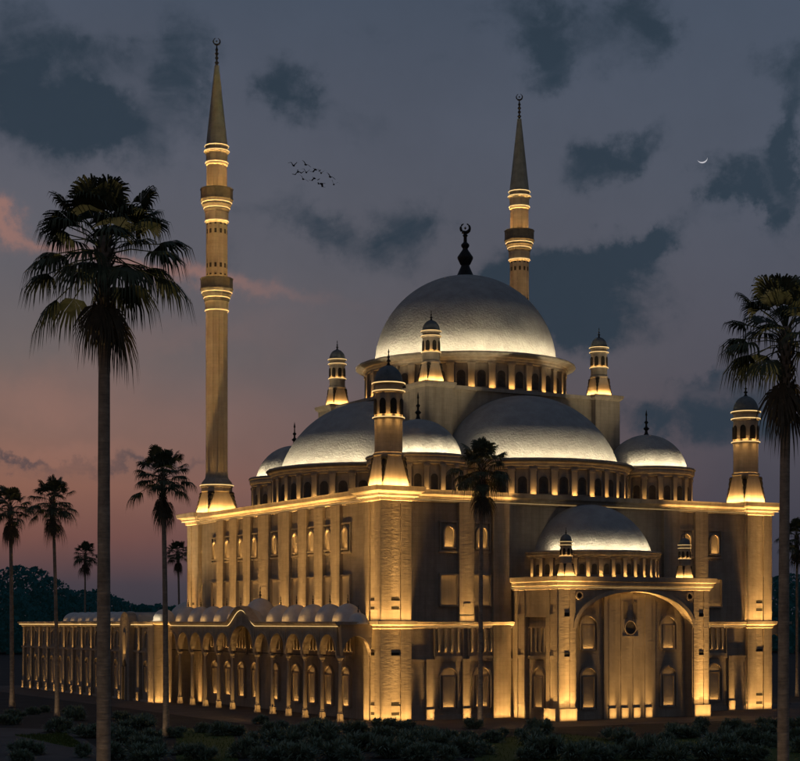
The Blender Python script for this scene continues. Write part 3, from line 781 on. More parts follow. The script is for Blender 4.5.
mb.box(AU + .36, .1, cols[0] - .4, cols[-1] + .4, 9.5, 9.78)          # roof slab
mb.build('roof', M['trim'], arcade)
# arch hoods
for i in range(len(cols) - 1):
    a0, a1 = cols[i], cols[i + 1]; c = (a0 + a1) / 2; hw = (a1 - a0) / 2 - .22; big = hw > 2.5
    mb = MB(); r = 2.15 if not big else 3.0
    AF.band(mb, arch_pts(c, hw + .02, ZS, r + .02, 18, .85), arch_pts(c, hw + .22, ZS, r + .26, 18, .85), .3, .46)
    mb.build('arch', M['trim'], arcade)
# cornice follows the gable
mb = MB(); aa = []
a = cols[0] - .4
while a < cols[-1] + .4: aa.append(a); a += .3
aa.append(cols[-1] + .4)
mb.loft([[AF.P(a, t, gable(a) + z) for t, z in ((-.3, 0), (.36, -.25), (.45, -.2), (.75, .1), (.8, .28), (-.3, .3))] for a in aa], True, True, True)
mb.build('cornice', M['trim'], arcade)
mb = MB(); mb.loft([[AF.P(a, t, gable(a) + z) for t, z in ((.47, -.22), (.52, -.22), (.52, -.17), (.47, -.17))] for a in aa], True, True, True)
mb.build('light_strip', M['led'], arcade)
# swan-neck roof behind the gable
mb = MB(); g = [CEN - 3.9 + 7.8 * k / 16 for k in range(17)]
mb.loft([[(x, a, gable(a) + .2) for a in g] for x in (AU + .2, AU + 1.1)], False); mb.build('gable_roof', M['dome'], arcade, True)
# tie rods
mb = MB(); AF.box(mb, cols[0], cols[-1], -.05, .05, ZS - .06, ZS + .04); mb.build('tie_rod', M['bronze'], arcade)
for i, c in enumerate(cols):
    mb = MB(); x = AU
    mb.lathe(x, c, [(.21, 1.0), (.22, 1.2), (.2, 3.5), (.17, 6.0)], 14)
    co = mb.build('column', M['trim'], arcade, True)
    mb = MB(); mb.box(x - .3, x + .3, c - .3, c + .3, 0, .28); mb.box(x - .25, x + .25, c - .25, c + .25, .28, .72); mb.lathe(x, c, [(.3, .72), (.32, .8), (.22, .9), (.26, .98), (.2, 1.05)], 14); mb.build('base', M['trim'], co)
    mb = MB(); mb.lathe(x, c, [(.18, 5.95), (.22, 6.0), (.2, 6.08), (.3, 6.3), (.34, 6.36)], 14); mb.box(x - .34, x + .34, c - .34, c + .34, 6.36, 6.62); mb.build('capital', M['trim'], co)
    uplight((x - .75, c - .1, .06), (-1, 0), .4, 9, a=1, b=.03, sigma=.1, tilt=8)
    uplight((x, c - .75, .06), (0, -1), .4, 11, a=1, b=.05, sigma=.1, tilt=8)
    if i > 0:
        uplight((x, c - .40, 6.68), (0, -1), .5, 6, a=1, b=.1, sigma=.3, tilt=0, depth=.08)
    uplight((x - .55, c, 6.7), (-1, 0), .5, 2.0, a=1, b=.15, sigma=.25, tilt=5, depth=.08)
# end arch beside the near tower, and its partner at the far tower
for (yy, nm) in ((1.75, 'end'), (cols[-1] + .2, 'far')):
    EF = Facade('front', yy); mb = MB(); a0, a1 = AU - .3, -.05; c = (a0 + a1) / 2; hw = (a1 - a0) / 2 - .25
    ins = arch_pts(c, hw, ZS, 2.0, 16); outs = [(a0 + (a1 - a0) * k / 16, ZT + .02) for k in range(17)]
    EF.band(mb, ins, outs, -.3, .3); mb.build('end_arch', M['stone'], arcade)
    mb = MB(); mb.box(a0 - .4, -.7, yy - .75, yy - .3, 9.72, 10.03); mb.build('cornice', M['trim'], arcade)
def small_dome(x, y, z, r, h, parent, fh=1.0, name='small_dome'):
    mb = MB(); mb.lathe(x, y, [(r + .1, z), (r + .1, z + .15)] + [(r * math.cos(PI / 2 * k / 10), z + .15 + h * math.sin(PI / 2 * k / 10)) for k in range(10)] + [(.01, z + .15 + h)], 28)
    d = mb.build(name, M['dome_small'], parent, True)
    mb = MB(); mb.lathe(x, y, finial_prof(z + h + .1, fh, .14 * fh), 8); mb.build('finial', M['bronze'], d, True)
    return d
for i in range(len(cols) - 1):
    c = (cols[i] + cols[i + 1]) / 2; big = abs(c - CEN) < .1
    small_dome(-1.5, c, 9.8, 2.0 if big else 1.6, 2.75 if big else 1.95, arcade, 1.4 if big else 1.0)
    if not big:
        uplight((AU + .1, c, 10.15), (-1, 0), 1.6, 3.2, a=1, b=.3, sigma=.5, tilt=46, depth=.08)
small_dome(-1.5, 1.9, 9.8, 1.0, 1.0, arcade, .8)

# mirrored stub of the gallery at the right-hand tower
stub = thing('arcade_bay', (S + 1.6, 3, 0), 'shadowed open arch joined to the right corner tower behind the palm', 'arcade')
EF = Facade('front', 1.75); mb = MB(); a0, a1 = S + .02, S + 3.7; c = (a0 + a1) / 2
EF.band(mb, [(c - 1.55, 0)] + arch_pts(c, 1.55, ZS, 2.0, 16) + [(c + 1.55, 0)], [(a0, 0)] + [(a0 + (a1 - a0) * k / 16, ZT) for k in range(17)] + [(a1, 0)], -.3, .3)
mb.build('arcade_wall', M['stone'], stub)
mb = MB(); mb.box(a0, a1 + .3, 1.05, 2.1, ZT + .01, 10.05); mb.build('cornice', M['trim'], stub)
mb = MB(); EF.box(mb, a0, a1, -.05, .05, ZS - .06, ZS + .04); mb.build('tie_rod', M['bronze'], stub)

# ------------------------------------------------------------------ COURTYARD range beyond the arcade
CU = -5.5; V0, V1 = 47.7, 104.6
court = thing('courtyard_range', (0, 76, 0), 'long low courtyard wing with lit pilasters and a gabled gate', 'building')
CF = Facade('left', CU)
mb = MB(); mb.box(CU, 45, V0 + .05, V1, 0, 9.6); mb.build('wall', M['stone'], court)
mb = MB(); mb.loft([[(CU - o, V0 - o, z), (46, V0 - o, z), (46, V1 + o, z), (CU - o, V1 + o, z)] for o, z in ((.04, 9.3), (.2, 9.38), (.22, 9.6), (.6, 9.8), (.66, 10.05), (.1, 10.1))], True, True, True)
mb.build('cornice', M['trim'], court)
GC = 57.1
mb = MB()
for y0, y1 in ((V0, GC - 1.75), (GC + 1.75, V1)): mb.box(CU - .55, CU - .5, y0, y1, 9.62, 9.7)
split_build(mb, 'light_strip', M['led'], court)
mb = MB(); CF.box(mb, V0 + 1.5, V1, 0, .22, 6.15, 6.4); CF.box(mb, V0 + 1.5, V1, 0, .3, 0, .3); mb.build('base_moulding', M['trim'], court)
# corner pier
mb = MB(); mb.box(CU - .45, CU + 1.9, V0 - .35, V0 + 1.9, 0, 9.7); mb.build('pier', M['stone'], court)
uplight((CU + .7, V0 - .6, .06), (0, -1), 2.0, 44, a=1, b=.17, sigma=.08); uplight((CU - .62, V0 + .8, .06), (-1, 0), 1.8, 36, a=1, b=.15, sigma=.08)
vs = [53.2] + [59.9 + 3.92 * k for k in range(12)]
for v in vs:
    f = MB(); CF.box(f, v - .42, v + .42, 0, .4, 0, 6.1); CF.box(f, v - .36, v + .36, 0, .3, 6.35, 9.3); CF.box(f, v - .5, v + .5, 0, .5, 0, 1.15)
    f.build('pilaster', M['stone'], court)
    CF.light(v, .64, .06, .8, 20, a=1, b=.15, sigma=.08); CF.light(v, .62, 6.42, .7, 9, a=1, b=.2, sigma=.1)
wv = [50.9] + [59.9 + 3.92 * k + 1.96 for k in range(11)]
for v in wv:
    low_window(CF, v, court, e=3.2, w=1.1, h=3.0)
    f = MB(); CF.band(f, [(v - .6, 6.8)] + arch_pts(v, .6, 8.0, .8, 10, .85) + [(v + .6, 6.8)], [(v - .78, 6.8)] + arch_pts(v, .78, 8.0, 1.0, 10, .85) + [(v + .78, 6.8)], 0, .2)
    f.build('blind_arch', M['trim'], court)
# gate with a rounded gable running back as a vault
gp = [(GC - 1.75, 0)] + arch_pts(GC, 1.75, 9.8, 1.5, 16) + [(GC + 1.75, 0)]
f = MB(); CF.prism(f, gp, -.3, .75); gate = f.build('gate', M['stone'], court)
f = MB(); CF.prism(f, arch_pts(GC, 2.3, 10.06, 1.2, 14), -9., -.3); f.build('vault_roof', M['dome'], gate, True)
f = MB(); CF.prism(f, [(GC - .75, 0)] + arch_pts(GC, .75, 4.2, 1.0, 10) + [(GC + .75, 0)], .74, .78); f.build('door', M['dark'], gate)
f = MB(); CF.prism(f, [(GC - .5, 5.9)] + arch_pts(GC, .5, 8.0, .7, 10) + [(GC + .5, 5.9)], .74, .79); f.build('lunette', M['pane'], gate)
CF.light(GC, .98, 5.9, .9, 12, a=.8, b=.5, sigma=.4, depth=.08, tilt=10)
for s_ in (-.62, .62):
    f = MB(); CF.box(f, GC + s_ - .13, GC + s_ + .13, .75, .95, 0, 4.3); f.build('jamb', M['trim'], gate)
CF.light(GC + .1, 1.2, .06, 1.0, 9, a=1, b=.2, sigma=.12)
CF.light(GC + .4, 1.0, 4.4, .5, 9, a=1, b=.3, sigma=.3)
for k in range(8):
    v = 62.5 + 3.3 * k
    small_dome(CU + 2.0, v, 10.0, 1.62, 1.25, court, .9)
    uplight((CU + .3, v, 10.2), (-1, 0), 1.5, 1.6, a=1, b=.2, sigma=.5, tilt=40, depth=.08)
small_dome(CU + 2.0, 50.3, 10.0, 1.4, 1.5, court, 1.0)
small_dome(1.8, 53.6, 10.0, 3.2, 2.6, court, 1.8)
uplight((CU + .4, 49.7, 10.2), (-1, -.5), 1.5, 7.0, a=1, b=.2, sigma=.5, tilt=40, depth=.08, color=DOMEW)

# ------------------------------------------------------------------ GROUND
XA = Vector((.8726, -.488, 0)); YA = Vector((.488, .8726, 0))
def G(px, py, z=0.):
    """pixel of the 800x761 photograph -> point on the ground plane"""
    D = 1664. * (10 - z) / (py - 622.); X = (px - 400.) / 1664. * D
    p = Vector((CAM.x, CAM.y, 0)) + XA * X + YA * D
    return Vector((p.x, p.y, z))
def W(X, D): 
    p = Vector((CAM.x, CAM.y, 0)) + XA * X + YA * D; return Vector((p.x, p.y, 0))
mb = MB(); mb.face([(-6000, -6000, -.03), (6000, -6000, -.03), (6000, 6000, -.03), (-6000, 6000, -.03)])
tag(mb.build('ground', M['ground']), kind='structure')
mb = MB(); mb.box(-13, S + 9, -15.5, V1 + 8, -.028, -.008); mb.box(-10.5, S + 7, -12.5, V1 + 6, -.008, -.0)
tag(mb.build('paving', M['paving']), kind='structure')
def sheet(name, pts, z, mat, kind='structure'):
    mb = MB(); mb.face([(p.x, p.y, z) for p in pts]); return tag(mb.build(name, M[mat]), kind=kind)
sheet('path', [G(-60, 727), G(70, 729), G(98, 748), G(150, 775), G(-80, 790)], -.022, 'path')
sheet('path', [G(840, 700), G(790, 702), G(800, 712), G(840, 712)], -.022, 'path')
lawns = [[G(14, 735), G(66, 733), G(84, 746), G(70, 747)], [G(176, 728), G(232, 728), G(240, 768), G(176, 768)],
         [G(480, 738), G(566, 734), G(640, 741), G(660, 775), G(470, 775)], [G(600, 742), G(790, 733), G(830, 775), G(640, 775)]]
for i, l in enumerate(lawns): sheet('lawn', l, -.016 + i * .0005, 'grass')
rnd = random.Random(5)
mb = MB()
def in_poly(p, poly):
    c = False
    for i in range(len(poly)):
        a, b = poly[i], poly[i - 1]
        if (a.y > p.y) != (b.y > p.y) and p.x < (b.x - a.x) * (p.y - a.y) / (b.y - a.y) + a.x: c = not c
    return c
for l in lawns:
    xs = [p.x for p in l]; ys = [p.y for p in l]; n = 0
    while n < 3500:
        p = Vector((rnd.uniform(min(xs), max(xs)), rnd.uniform(min(ys), max(ys)), 0)); n += 1
        if not in_poly(p, l): continue
        a = rnd.uniform(0, 2 * PI); h = rnd.uniform(.08, .22); w = .03; lx, ly = rnd.uniform(-.1, .1), rnd.uniform(-.1, .1)
        mb.face([(p.x + w * math.cos(a), p.y + w * math.sin(a), -.02), (p.x - w * math.cos(a), p.y - w * math.sin(a), -.02), (p.x + lx, p.y + ly, h)])
tag(mb.build('grass', M['grass']), 'short dark grass blades on the lawns', 'grass', kind='stuff')

# ------------------------------------------------------------------ PALMS
def leaf_fan(mb, base, direc, upv, plen, R, nseg, rr, droop):
    """petiole plus a fan of pointed, drooping leaflets"""
    d = direc.normalized(); side = d.cross(upv).normalized(); up = side.cross(d).normalized()
    hub = base + d * plen + Vector((0, 0, -.06 * plen * plen))
    mb.tube([base, base + d * plen * .5 + Vector((0, 0, .03)), hub], [.035, .025, .02], 4)
    for k in range(nseg):
        f = (k + .5) / nseg * 2 - 1; ang = f * 1.75 + rr.uniform(-.05, .05)
        ld = (d * math.cos(ang) + side * math.sin(ang)).normalized()
        ln = R * (1 - .28 * abs(f) ** 2) * rr.uniform(.86, 1.08); w = R * .042
        cup = up * (.22 * abs(math.sin(ang)))
        pr = (ld + cup * .4).normalized()
        wv = pr.cross(up).normalized() * w
        p0 = hub + wv * 0; p1 = hub + pr * ln * .55 + up * .0 + Vector((0, 0, -droop * .12 * ln)); p2 = hub + pr * ln * .82 + Vector((0, 0, -droop * .38 * ln)); p3 = hub + pr * ln * .95 + Vector((0, 0, -droop * .85 * ln + rr.uniform(-.08, .03)))
        i = len(mb.v)
        mb.v += [tuple(p0), tuple(p1 - wv), tuple(p1 + wv), tuple(p2 - wv * .55), tuple(p2 + wv * .55), tuple(p3)]
        mb.f += [(i, i + 1, i + 2), (i + 1, i + 3, i + 4, i + 2), (i + 3, i + 5, i + 4)]
def palm(name, H, seed, rb, lean, nf=34, nseg=26, sweep=110):
    rr = random.Random(seed)
    root = bpy.data.objects.new(name, None); col.objects.link(root)
    pts = []; rad = []
    for k in range(41):
        f = k / 40; pts.append((lean[0] * f * f, lean[1] * f * f, H * f))
        rad.append((rb * (1 + .5 * math.exp(-f * 22)) * (1 - .32 * f)) * (1 + rr.uniform(-.02, .02)) + (.05 if f > .93 else 0))
    mb = MB(); mb.tube(pts, rad, 16)
    tr = mb.build('trunk', M['bark'], root, True, inv=False)
    top = Vector(pts[-1])
    mb = MB()          # stubs of cut leaf bases below the crown
    for k in range(90):
        a = k * 2.4; z = H - .3 - 3.6 * k / 90; r = rb * .72
        e = Vector((math.cos(a), math.sin(a), 0)); b = Vector((top.x, top.y, z)) + e * r
        mb.tube([b, b + e * .1 + Vector((0, 0, .1)), b + e * .2 + Vector((0, 0, .3))], [.06, .05, .02], 4)
    mb.build('leaf_base', M['skirt'], tr)
    mb = MB(); 
    for k in range(nf):
        f = k / nf; a = k * 2.39996 + rr.uniform(-.25, .25)
        el = math.radians(82 - sweep * f ** .9 + rr.uniform(-9, 9))
        d = Vector((math.cos(a) * math.cos(el), math.sin(a) * math.cos(el), math.sin(el)))
        up = Vector((0, 0, 1)) if abs(d.z) < .93 else Vector((math.cos(a + PI), math.sin(a + PI), .3))
        leaf_fan(mb, top + Vector((0, 0, -.9 * f)), d, up, rr.uniform(1.2, 2.05) * (1 - .2 * (f < .12)), rr.uniform(1.05, 1.4), nseg, rr, .3 + .85 * f + rr.uniform(0, .25))
    cr = mb.build('crown', M['frond'], root, inv=False)
    mb = MB()
    for k in range(8):
        a = k * 2.39996; el = math.radians(-55 - rr.uniform(0, 27))
        d = Vector((math.cos(a) * math.cos(el), math.sin(a) * math.cos(el), math.sin(el)))
        leaf_fan(mb, top + Vector((0, 0, -1.1 - rr.uniform(0, .6))), d, Vector((0, 0, 1)), rr.uniform(.9, 1.5), rr.uniform(.9, 1.3), max(12, nseg - 8), rr, 1.3)
    mb.build('dead_frond_skirt', M['skirt'], cr)
    return root
P1 = palm('palm_tree', 22.8, 3, .265, (.12, .1), 44, 32)
P2 = palm('palm_tree', 22.2, 8, .255, (.25, -.2), 38, 30, 98)
P3 = palm('palm_tree', 22.2, 21, .215, (-.35, .3), 38, 26)
pr = {'a': P1, 'b': P2, 'c': P3}; used = set()
PALMS = [  # proto, lateral X, depth D, scale, rotation, label
    ('a', (103.5 - 400) / 1664 * 60.5, 60.5, 1.055, 0.3, 'tallest foreground fan palm at left with thick bare trunk'),
    ('b', (783 - 400) / 1664 * 63.0, 63.0, .955, 1.1, 'large fan palm at right edge beside the corner tower'),
    ('c', (480.5 - 400) / 1664 * 161, 161, 1.14, 2.0, 'fan palm in front of the facade left of the portal'),
    ('b', (166 - 400) / 1664 * 144.7, 144.7, 1.035, 4.0, 'fan palm in front of the left end of the arcade'),
    ('c', (57 - 400) / 1664 * 177, 177, 1.05, .5, 'fan palm before the courtyard wall, left of the tallest palm'),
    ('b', (12 - 400) / 1664 * 196, 196, 1.07, 2.6, 'fan palm at the far left edge of the scene'),
    ('c', (85 - 400) / 1664 * 345, 345, 1.1, 5., 'distant small fan palm behind the courtyard roof'),
    ('b', (179.5 - 400) / 1664 * 390, 390, 1.2, 3.3, 'distant small fan palm beside the left minaret tower'),
    ('c', (797 - 400) / 1664 * 222, 222, .98, 1.5, 'dark fan palm behind the right foreground trunk'),
]
for k, X, D, s, rz, lab in PALMS:
    o = pr[k] if k not in used else copy_tree(pr[k]); used.add(k)
    o.location = W(X, D); o.rotation_euler = (0, 0, rz); o.scale = (s, s, s)
    tag(o, lab, 'palm tree', 'fan palms around the mosque')
    if D < 230:      # garden uplight at the foot of the trunk
        dc = Vector((CAM.x - o.location.x, CAM.y - o.location.y)).normalized(); dc = Vector((dc.x - dc.y * -.5, dc.y + dc.x * -.5)).normalized()
        uplight((o.location.x + dc.x * .95, o.location.y + dc.y * .95, .12), dc, (.5), 4 if D > 100 else 9, a=.8, b=.05 if D > 100 else .1, sigma=.12, tilt=3, color=(1, .74, .46))

# ------------------------------------------------------------------ SHRUBS
def shrub(seed, spread, h, tufts, blades):
    rr = random.Random(seed); mb = MB()
    for t in range(tufts):
        a = rr.uniform(0, 2 * PI); r = spread * math.sqrt(rr.random()) * .75; bx, by = r * math.cos(a), r * math.sin(a)
        hz = h * (1 - .45 * r / spread) * rr.uniform(.08, .55)
        mb.tube([(bx * .5, by * .5, 0), (bx, by, hz)], [.05, .03], 4)
        for k in range(blades):
            th = rr.uniform(0, 2 * PI); el = math.asin(rr.uniform(-.25, 1)); ln = h * rr.uniform(.26, .46)
            d = Vector((math.cos(th) * math.cos(el), math.sin(th) * math.cos(el), math.sin(el))); b = Vector((bx, by, hz))
            w = d.cross(Vector((0, 0, 1)));  w = (w.normalized() if w.length > .01 else Vector((1, 0, 0))) * .045
            m = b + d * ln * .6; e = b + d * ln + Vector((0, 0, -.18 * ln * rr.random()))
            i = len(mb.v); mb.v += [tuple(b - w * .5), tuple(b + w * .5), tuple(m + w), tuple(m - w), tuple(e)]
            mb.f += [(i, i + 1, i + 2, i + 3), (i + 3, i + 2, i + 4)]
    return mb.build('shrub', M['bush'])
protos = [shrub(1, 1.7, 2.3, 26, 60), shrub(2, 1.4, 2.0, 20, 65), shrub(3, 2.0, 2.1, 30, 60), shrub(4, 1.15, 1.8, 15, 70)]
first = [True] * 4
rb = random.Random(77)
spots = []
def bush(px, py, s=1., k=None): spots.append((px, py, s, rb.randrange(4) if k is None else k))
# irregular beds read from the photograph
for px, py, s in [(6, 722, 1), (18, 716, .9), (34, 712, .9), (48, 710, .8), (62, 730, 1.1), (75, 718, 1), (86, 735, 1.1), (84, 755, 1.2), (22, 760, .9), (70, 712, .8),
                  (120, 718, 1), (133, 728, 1.1), (147, 722, 1), (122, 742, 1.2), (140, 750, 1.2), (158, 748, 1.1), (178, 752, 1.1), (115, 757, 1.2), (150, 760, 1.2), (172, 735, .9),
                  (206, 730, 1), (222, 733, 1), (196, 757, 1.1), (258, 742, 1.2), (246, 755, 1.2), (272, 735, 1.1), (264, 722, .9), (285, 745, 1.2), (300, 735, 1.2), (312, 752, 1.3), (275, 758, 1.2), (298, 760, 1.2),
                  (328, 742, 1.2), (340, 757, 1.2), (318, 730, 1), (355, 733, 1.1), (365, 748, 1.2), (382, 738, 1.2), (392, 755, 1.2), (380, 727, .8), (396, 728, .9), (350, 760, 1.1), (408, 742, 1.2),
                  (424, 734, 1), (436, 748, 1.3), (452, 738, 1.1), (464, 754, 1.2), (420, 758, 1.2), (448, 759, 1.2), (472, 740, 1), (492, 740, 1.1), (486, 752, 1), (540, 732, 1), (534, 742, 1.1), (548, 756, 1.2), (526, 758, 1.1),
                  (590, 752, 1.2), (604, 758, 1.2), (626, 744, 1.3), (634, 756, 1.2), (614, 738, .9), (662, 742, 1.1), (656, 755, 1.2), (678, 736, 1), (670, 760, 1.1), (698, 732, 1), (718, 748, 1.4), (708, 758, 1.3), (730, 740, 1),
                  (746, 732, 1), (752, 742, 1.1), (756, 758, 1.2), (742, 758, 1.1), (766, 730, .9), (772, 745, 1), (794, 738, 1.1), (798, 726, .9), (806, 750, 1.2), (690, 752, 1.1), (580, 760, 1.1)]:
    bush(px, py, s)
n = 0
while n < 42:
    px, py = rb.uniform(-5, 806), rb.uniform(724, 760); g = G(px, py)
    if any(in_poly(g, l) for l in lawns) or (px < 100 and 724 < py < 752) or (60 < px < 120 and py > 745): continue
    bush(px, py, rb.uniform(.75, 1.05)); n += 1
for px, py, s, k in spots:
    # anchor: photo y is the foot of the shrub
    g = G(px + rb.uniform(-3, 3), py + 2)
    o = protos[k] if first[k] else copy_tree(protos[k]); first[k] = False
    o.location = (g.x, g.y, -.03); s2 = s * rb.uniform(.66, .95); o.scale = (s2 * rb.uniform(.9, 1.1), s2 * rb.uniform(.9, 1.1), s2 * rb.uniform(.85, 1.1)); o.rotation_euler = (0, 0, rb.uniform(0, 6.28))
    tag(o, 'dark spiky garden shrub in the beds in front of the mosque', 'shrub', 'dark shrubs in the garden beds')

# ------------------------------------------------------------------ FAR TREELINE
rt = random.Random(9); mb = MB()
def far_tree(X, D, h, w):
    c = W(X, D)
    mb.tube([(c.x, c.y, 0), (c.x, c.y, h * .5)], [w * .06, w * .03], 5)
    for k in range(1900):
        th = rt.uniform(0, 2 * PI); u = rt.random() ** .5; zz = rt.uniform(.05, 1)
        r = w * u * math.sqrt(max(0, 1 - (max(zz - .35, 0) / .65) ** 2)) * .5 * (1 + .25 * math.sin(th * 3 + zz * 9 + X))
        p = Vector((c.x + r * math.cos(th), c.y + r * math.sin(th), h * zz)); s = rt.uniform(.22, .6) if k > 260 else rt.uniform(1., 1.9) * (1 - u * .5)
        a = Vector((rt.gauss(0, 1), rt.gauss(0, 1), rt.gauss(0, 1))).normalized(); b = a.orthogonal().normalized()
        mb.face([p + a * s, p + b * s, p - a * s, p - b * s])
for px, y, D, w in [(-30, 585, 560, 26), (-5, 575, 540, 24), (18, 566, 540, 26), (34, 568, 560, 24), (50, 578, 560, 22), (66, 590, 570, 22), (82, 591, 560, 22), (98, 590, 580, 22), (112, 597, 590, 20), (126, 603, 600, 20), (142, 605, 600, 20), (158, 605, 620, 20), (175, 607, 620, 20), (190, 607, 640, 20), (-50, 590, 560, 26), (-18, 590, 520, 22),
                    (760, 588, 560, 26), (776, 577, 560, 24), (790, 574, 540, 24), (803, 577, 560, 24), (820, 575, 560, 26), (840, 580, 560, 26), (744, 597, 600, 24), (60, 600, 540, 20), (10, 590, 520, 22), (90, 604, 540, 20), (40, 590, 540, 22)]:
    far_tree((px - 400) / 1664 * D, D, 10 + (622 - y) / 1664 * D, w)
for k in range(46):
    X = -260 + k * 11.5; far_tree(X, 640 + rt.uniform(-20, 20), rt.uniform(10, 15), 20)
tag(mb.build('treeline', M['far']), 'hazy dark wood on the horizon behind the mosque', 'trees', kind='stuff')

# ------------------------------------------------------------------ BIRDS AND MOON
def bird_mesh(fl):
    mb = MB()
    mb.tube([(-.16, 0, .01), (-.1, 0, 0), (0, 0, 0), (.12, 0, .01), (.19, 0, .02)], [.012, .04, .06, .045, .012], 7)
    mb.face([(-.16, -.01, .01), (-.3, -.05, .01), (-.3, .05, .01), (-.16, .01, .01)])
    for s in (-1, 1):
        mb.face([(.09, s * .03, .03), (.12, s * .2, .03 + fl * .16), (-.02, s * .22, .03 + fl * .15), (-.07, s * .03, .02)])
        mb.face([(.12, s * .2, .03 + fl * .16), (.0, s * .42, .03 + fl * .1), (-.06, s * .4, .03 + fl * .1), (-.02, s * .22, .03 + fl * .15)])
    return mb
bp = [bird_mesh(f).build('bird', M['bird']) for f in (1.3, -1.0, .5)]
bf = [True] * 3
BD = 118.
for i, (x, y, rz, rx) in enumerate([(155, 180, 10, 5), (295, 170, 65, 25), (205, 250, 30, -15), (300, 258, 20, 10), (405, 225, 5, 0), (470, 265, 25, 10), (265, 335, 55, 30), (393, 325, 8, 0), (475, 387, 85, 10), (575, 310, 65, 25), (615, 395, 30, 20)]):
    px, py = 280 + x / 11.43, 150 + y / 11.43
    k = [0, 2, 1, 0, 1, 0, 2, 1, 1, 2, 0][i]
    o = bp[k] if bf[k] else copy_tree(bp[k]); bf[k] = False
    D = BD + (i % 4) * 1.5; p = W((px - 400) / 1664 * D, D); o.location = (p.x, p.y, 10 + (622 - py) / 1664 * D)
    o.rotation_euler = (math.radians(rx), math.radians(-rx * .6), math.radians(rz - 29 + 60)); o.scale = (1.1,) * 3
    tag(o, 'small dark bird in the loose flock right of the left minaret', 'bird', 'flock of birds in flight')
D = 3000.; mp = W((702.3 - 400) / 1664 * D, D); mz = 10 + (622 - 158.2) / 1664 * D; r = 5.2 / 1664 * D
mb = MB(); n = 20
oute = [(r * math.cos(a), r * math.sin(a)) for a in [PI + .12 + (PI - .24) * k / n + .0 for k in range(n + 1)]]
inne = [(r * math.cos(a) * 1.0, r * math.sin(a) * .72) for a in [PI + .12 + (PI - .24) * k / n for k in range(n + 1)]]
tl = math.radians(14)
def mp3(p): 
    q = (p[0] * math.cos(tl) - p[1] * math.sin(tl), p[0] * math.sin(tl) + p[1] * math.cos(tl)); return mp + XA * q[0] + Vector((0, 0, mz + q[1]))
for k in range(n): mb.face([mp3(oute[k]), mp3(oute[k + 1]), mp3(inne[k + 1]), mp3(inne[k])])
tag(mb.build('moon', M['moon']), 'thin pale crescent moon high in the right sky', 'moon')

# ------------------------------------------------------------------ WORLD: dusk sky with broken cloud
world = bpy.data.worlds.new('World'); scene.world = world; world.use_nodes = True
nt = world.node_tree; L = nt.links
bg = nt.nodes['Background']
tc = nt.nodes.new('ShaderNodeTexCoord'); vec = tc.outputs['Generated']
def vdot(v, c):
    n = nt.nodes.new('ShaderNodeVectorMath'); n.operation = 'DOT_PRODUCT'; L.new(v, n.inputs[0]); n.inputs[1].default_value = c; return n.outputs['Value']
def math_(op, a, b=None, c=None, clamp=False):
    n = nt.nodes.new('ShaderNodeMath'); n.operation = op; n.use_clamp = clamp
    for i, q in enumerate((a, b, c)):
        if q is None: continue
        if isinstance(q, (int, float)): n.inputs[i].default_value = q
        else: L.new(q, n.inputs[i])
    return n.outputs[0]
def s2l(c): return tuple(((x / 255 + .055) / 1.055) ** 2.4 if x > 10 else x / 255 / 12.92 for x in c)
az = vdot(vec, tuple(XA)); el = vdot(vec, (0, 0, 1))
def cr(stops, fac):
    n = nt.nodes.new('ShaderNodeValToRGB'); e = n.color_ramp.elements
    while len(e) < len(stops): e.new(.5)
    for i, (p, c) in enumerate(stops): e[i].position = p; e[i].color = (*s2l(c), 1)
    L.new(fac, n.inputs['Fac']); return n.outputs['Color']
elf = math_('MULTIPLY', el, 2.0, clamp=True)
left = cr([(0, (58, 58, 66)), (.045, (72, 64, 72)), (.1, (118, 80, 74)), (.16, (138, 96, 82)), (.22, (128, 99, 90)), (.31, (108, 98, 97)), (.42, (97, 95, 102)), (.55, (86, 89, 101)), (.72, (70, 80, 96)), (1, (60, 72, 92))], elf)
right = cr([(0, (52, 55, 66)), (.08, (62, 62, 74)), (.2, (76, 74, 84)), (.35, (78, 79, 90)), (.5, (76, 82, 95)), (.7, (70, 80, 96)), (1, (60, 72, 92))], elf)
azf = math_('MULTIPLY_ADD', az, 2.3, .52, clamp=True)
mx = nt.nodes.new('ShaderNodeMix'); mx.data_type = 'RGBA'; L.new(azf, mx.inputs['Factor']); L.new(left, mx.inputs['A']); L.new(right, mx.inputs['B'])
base = mx.outputs['Result']
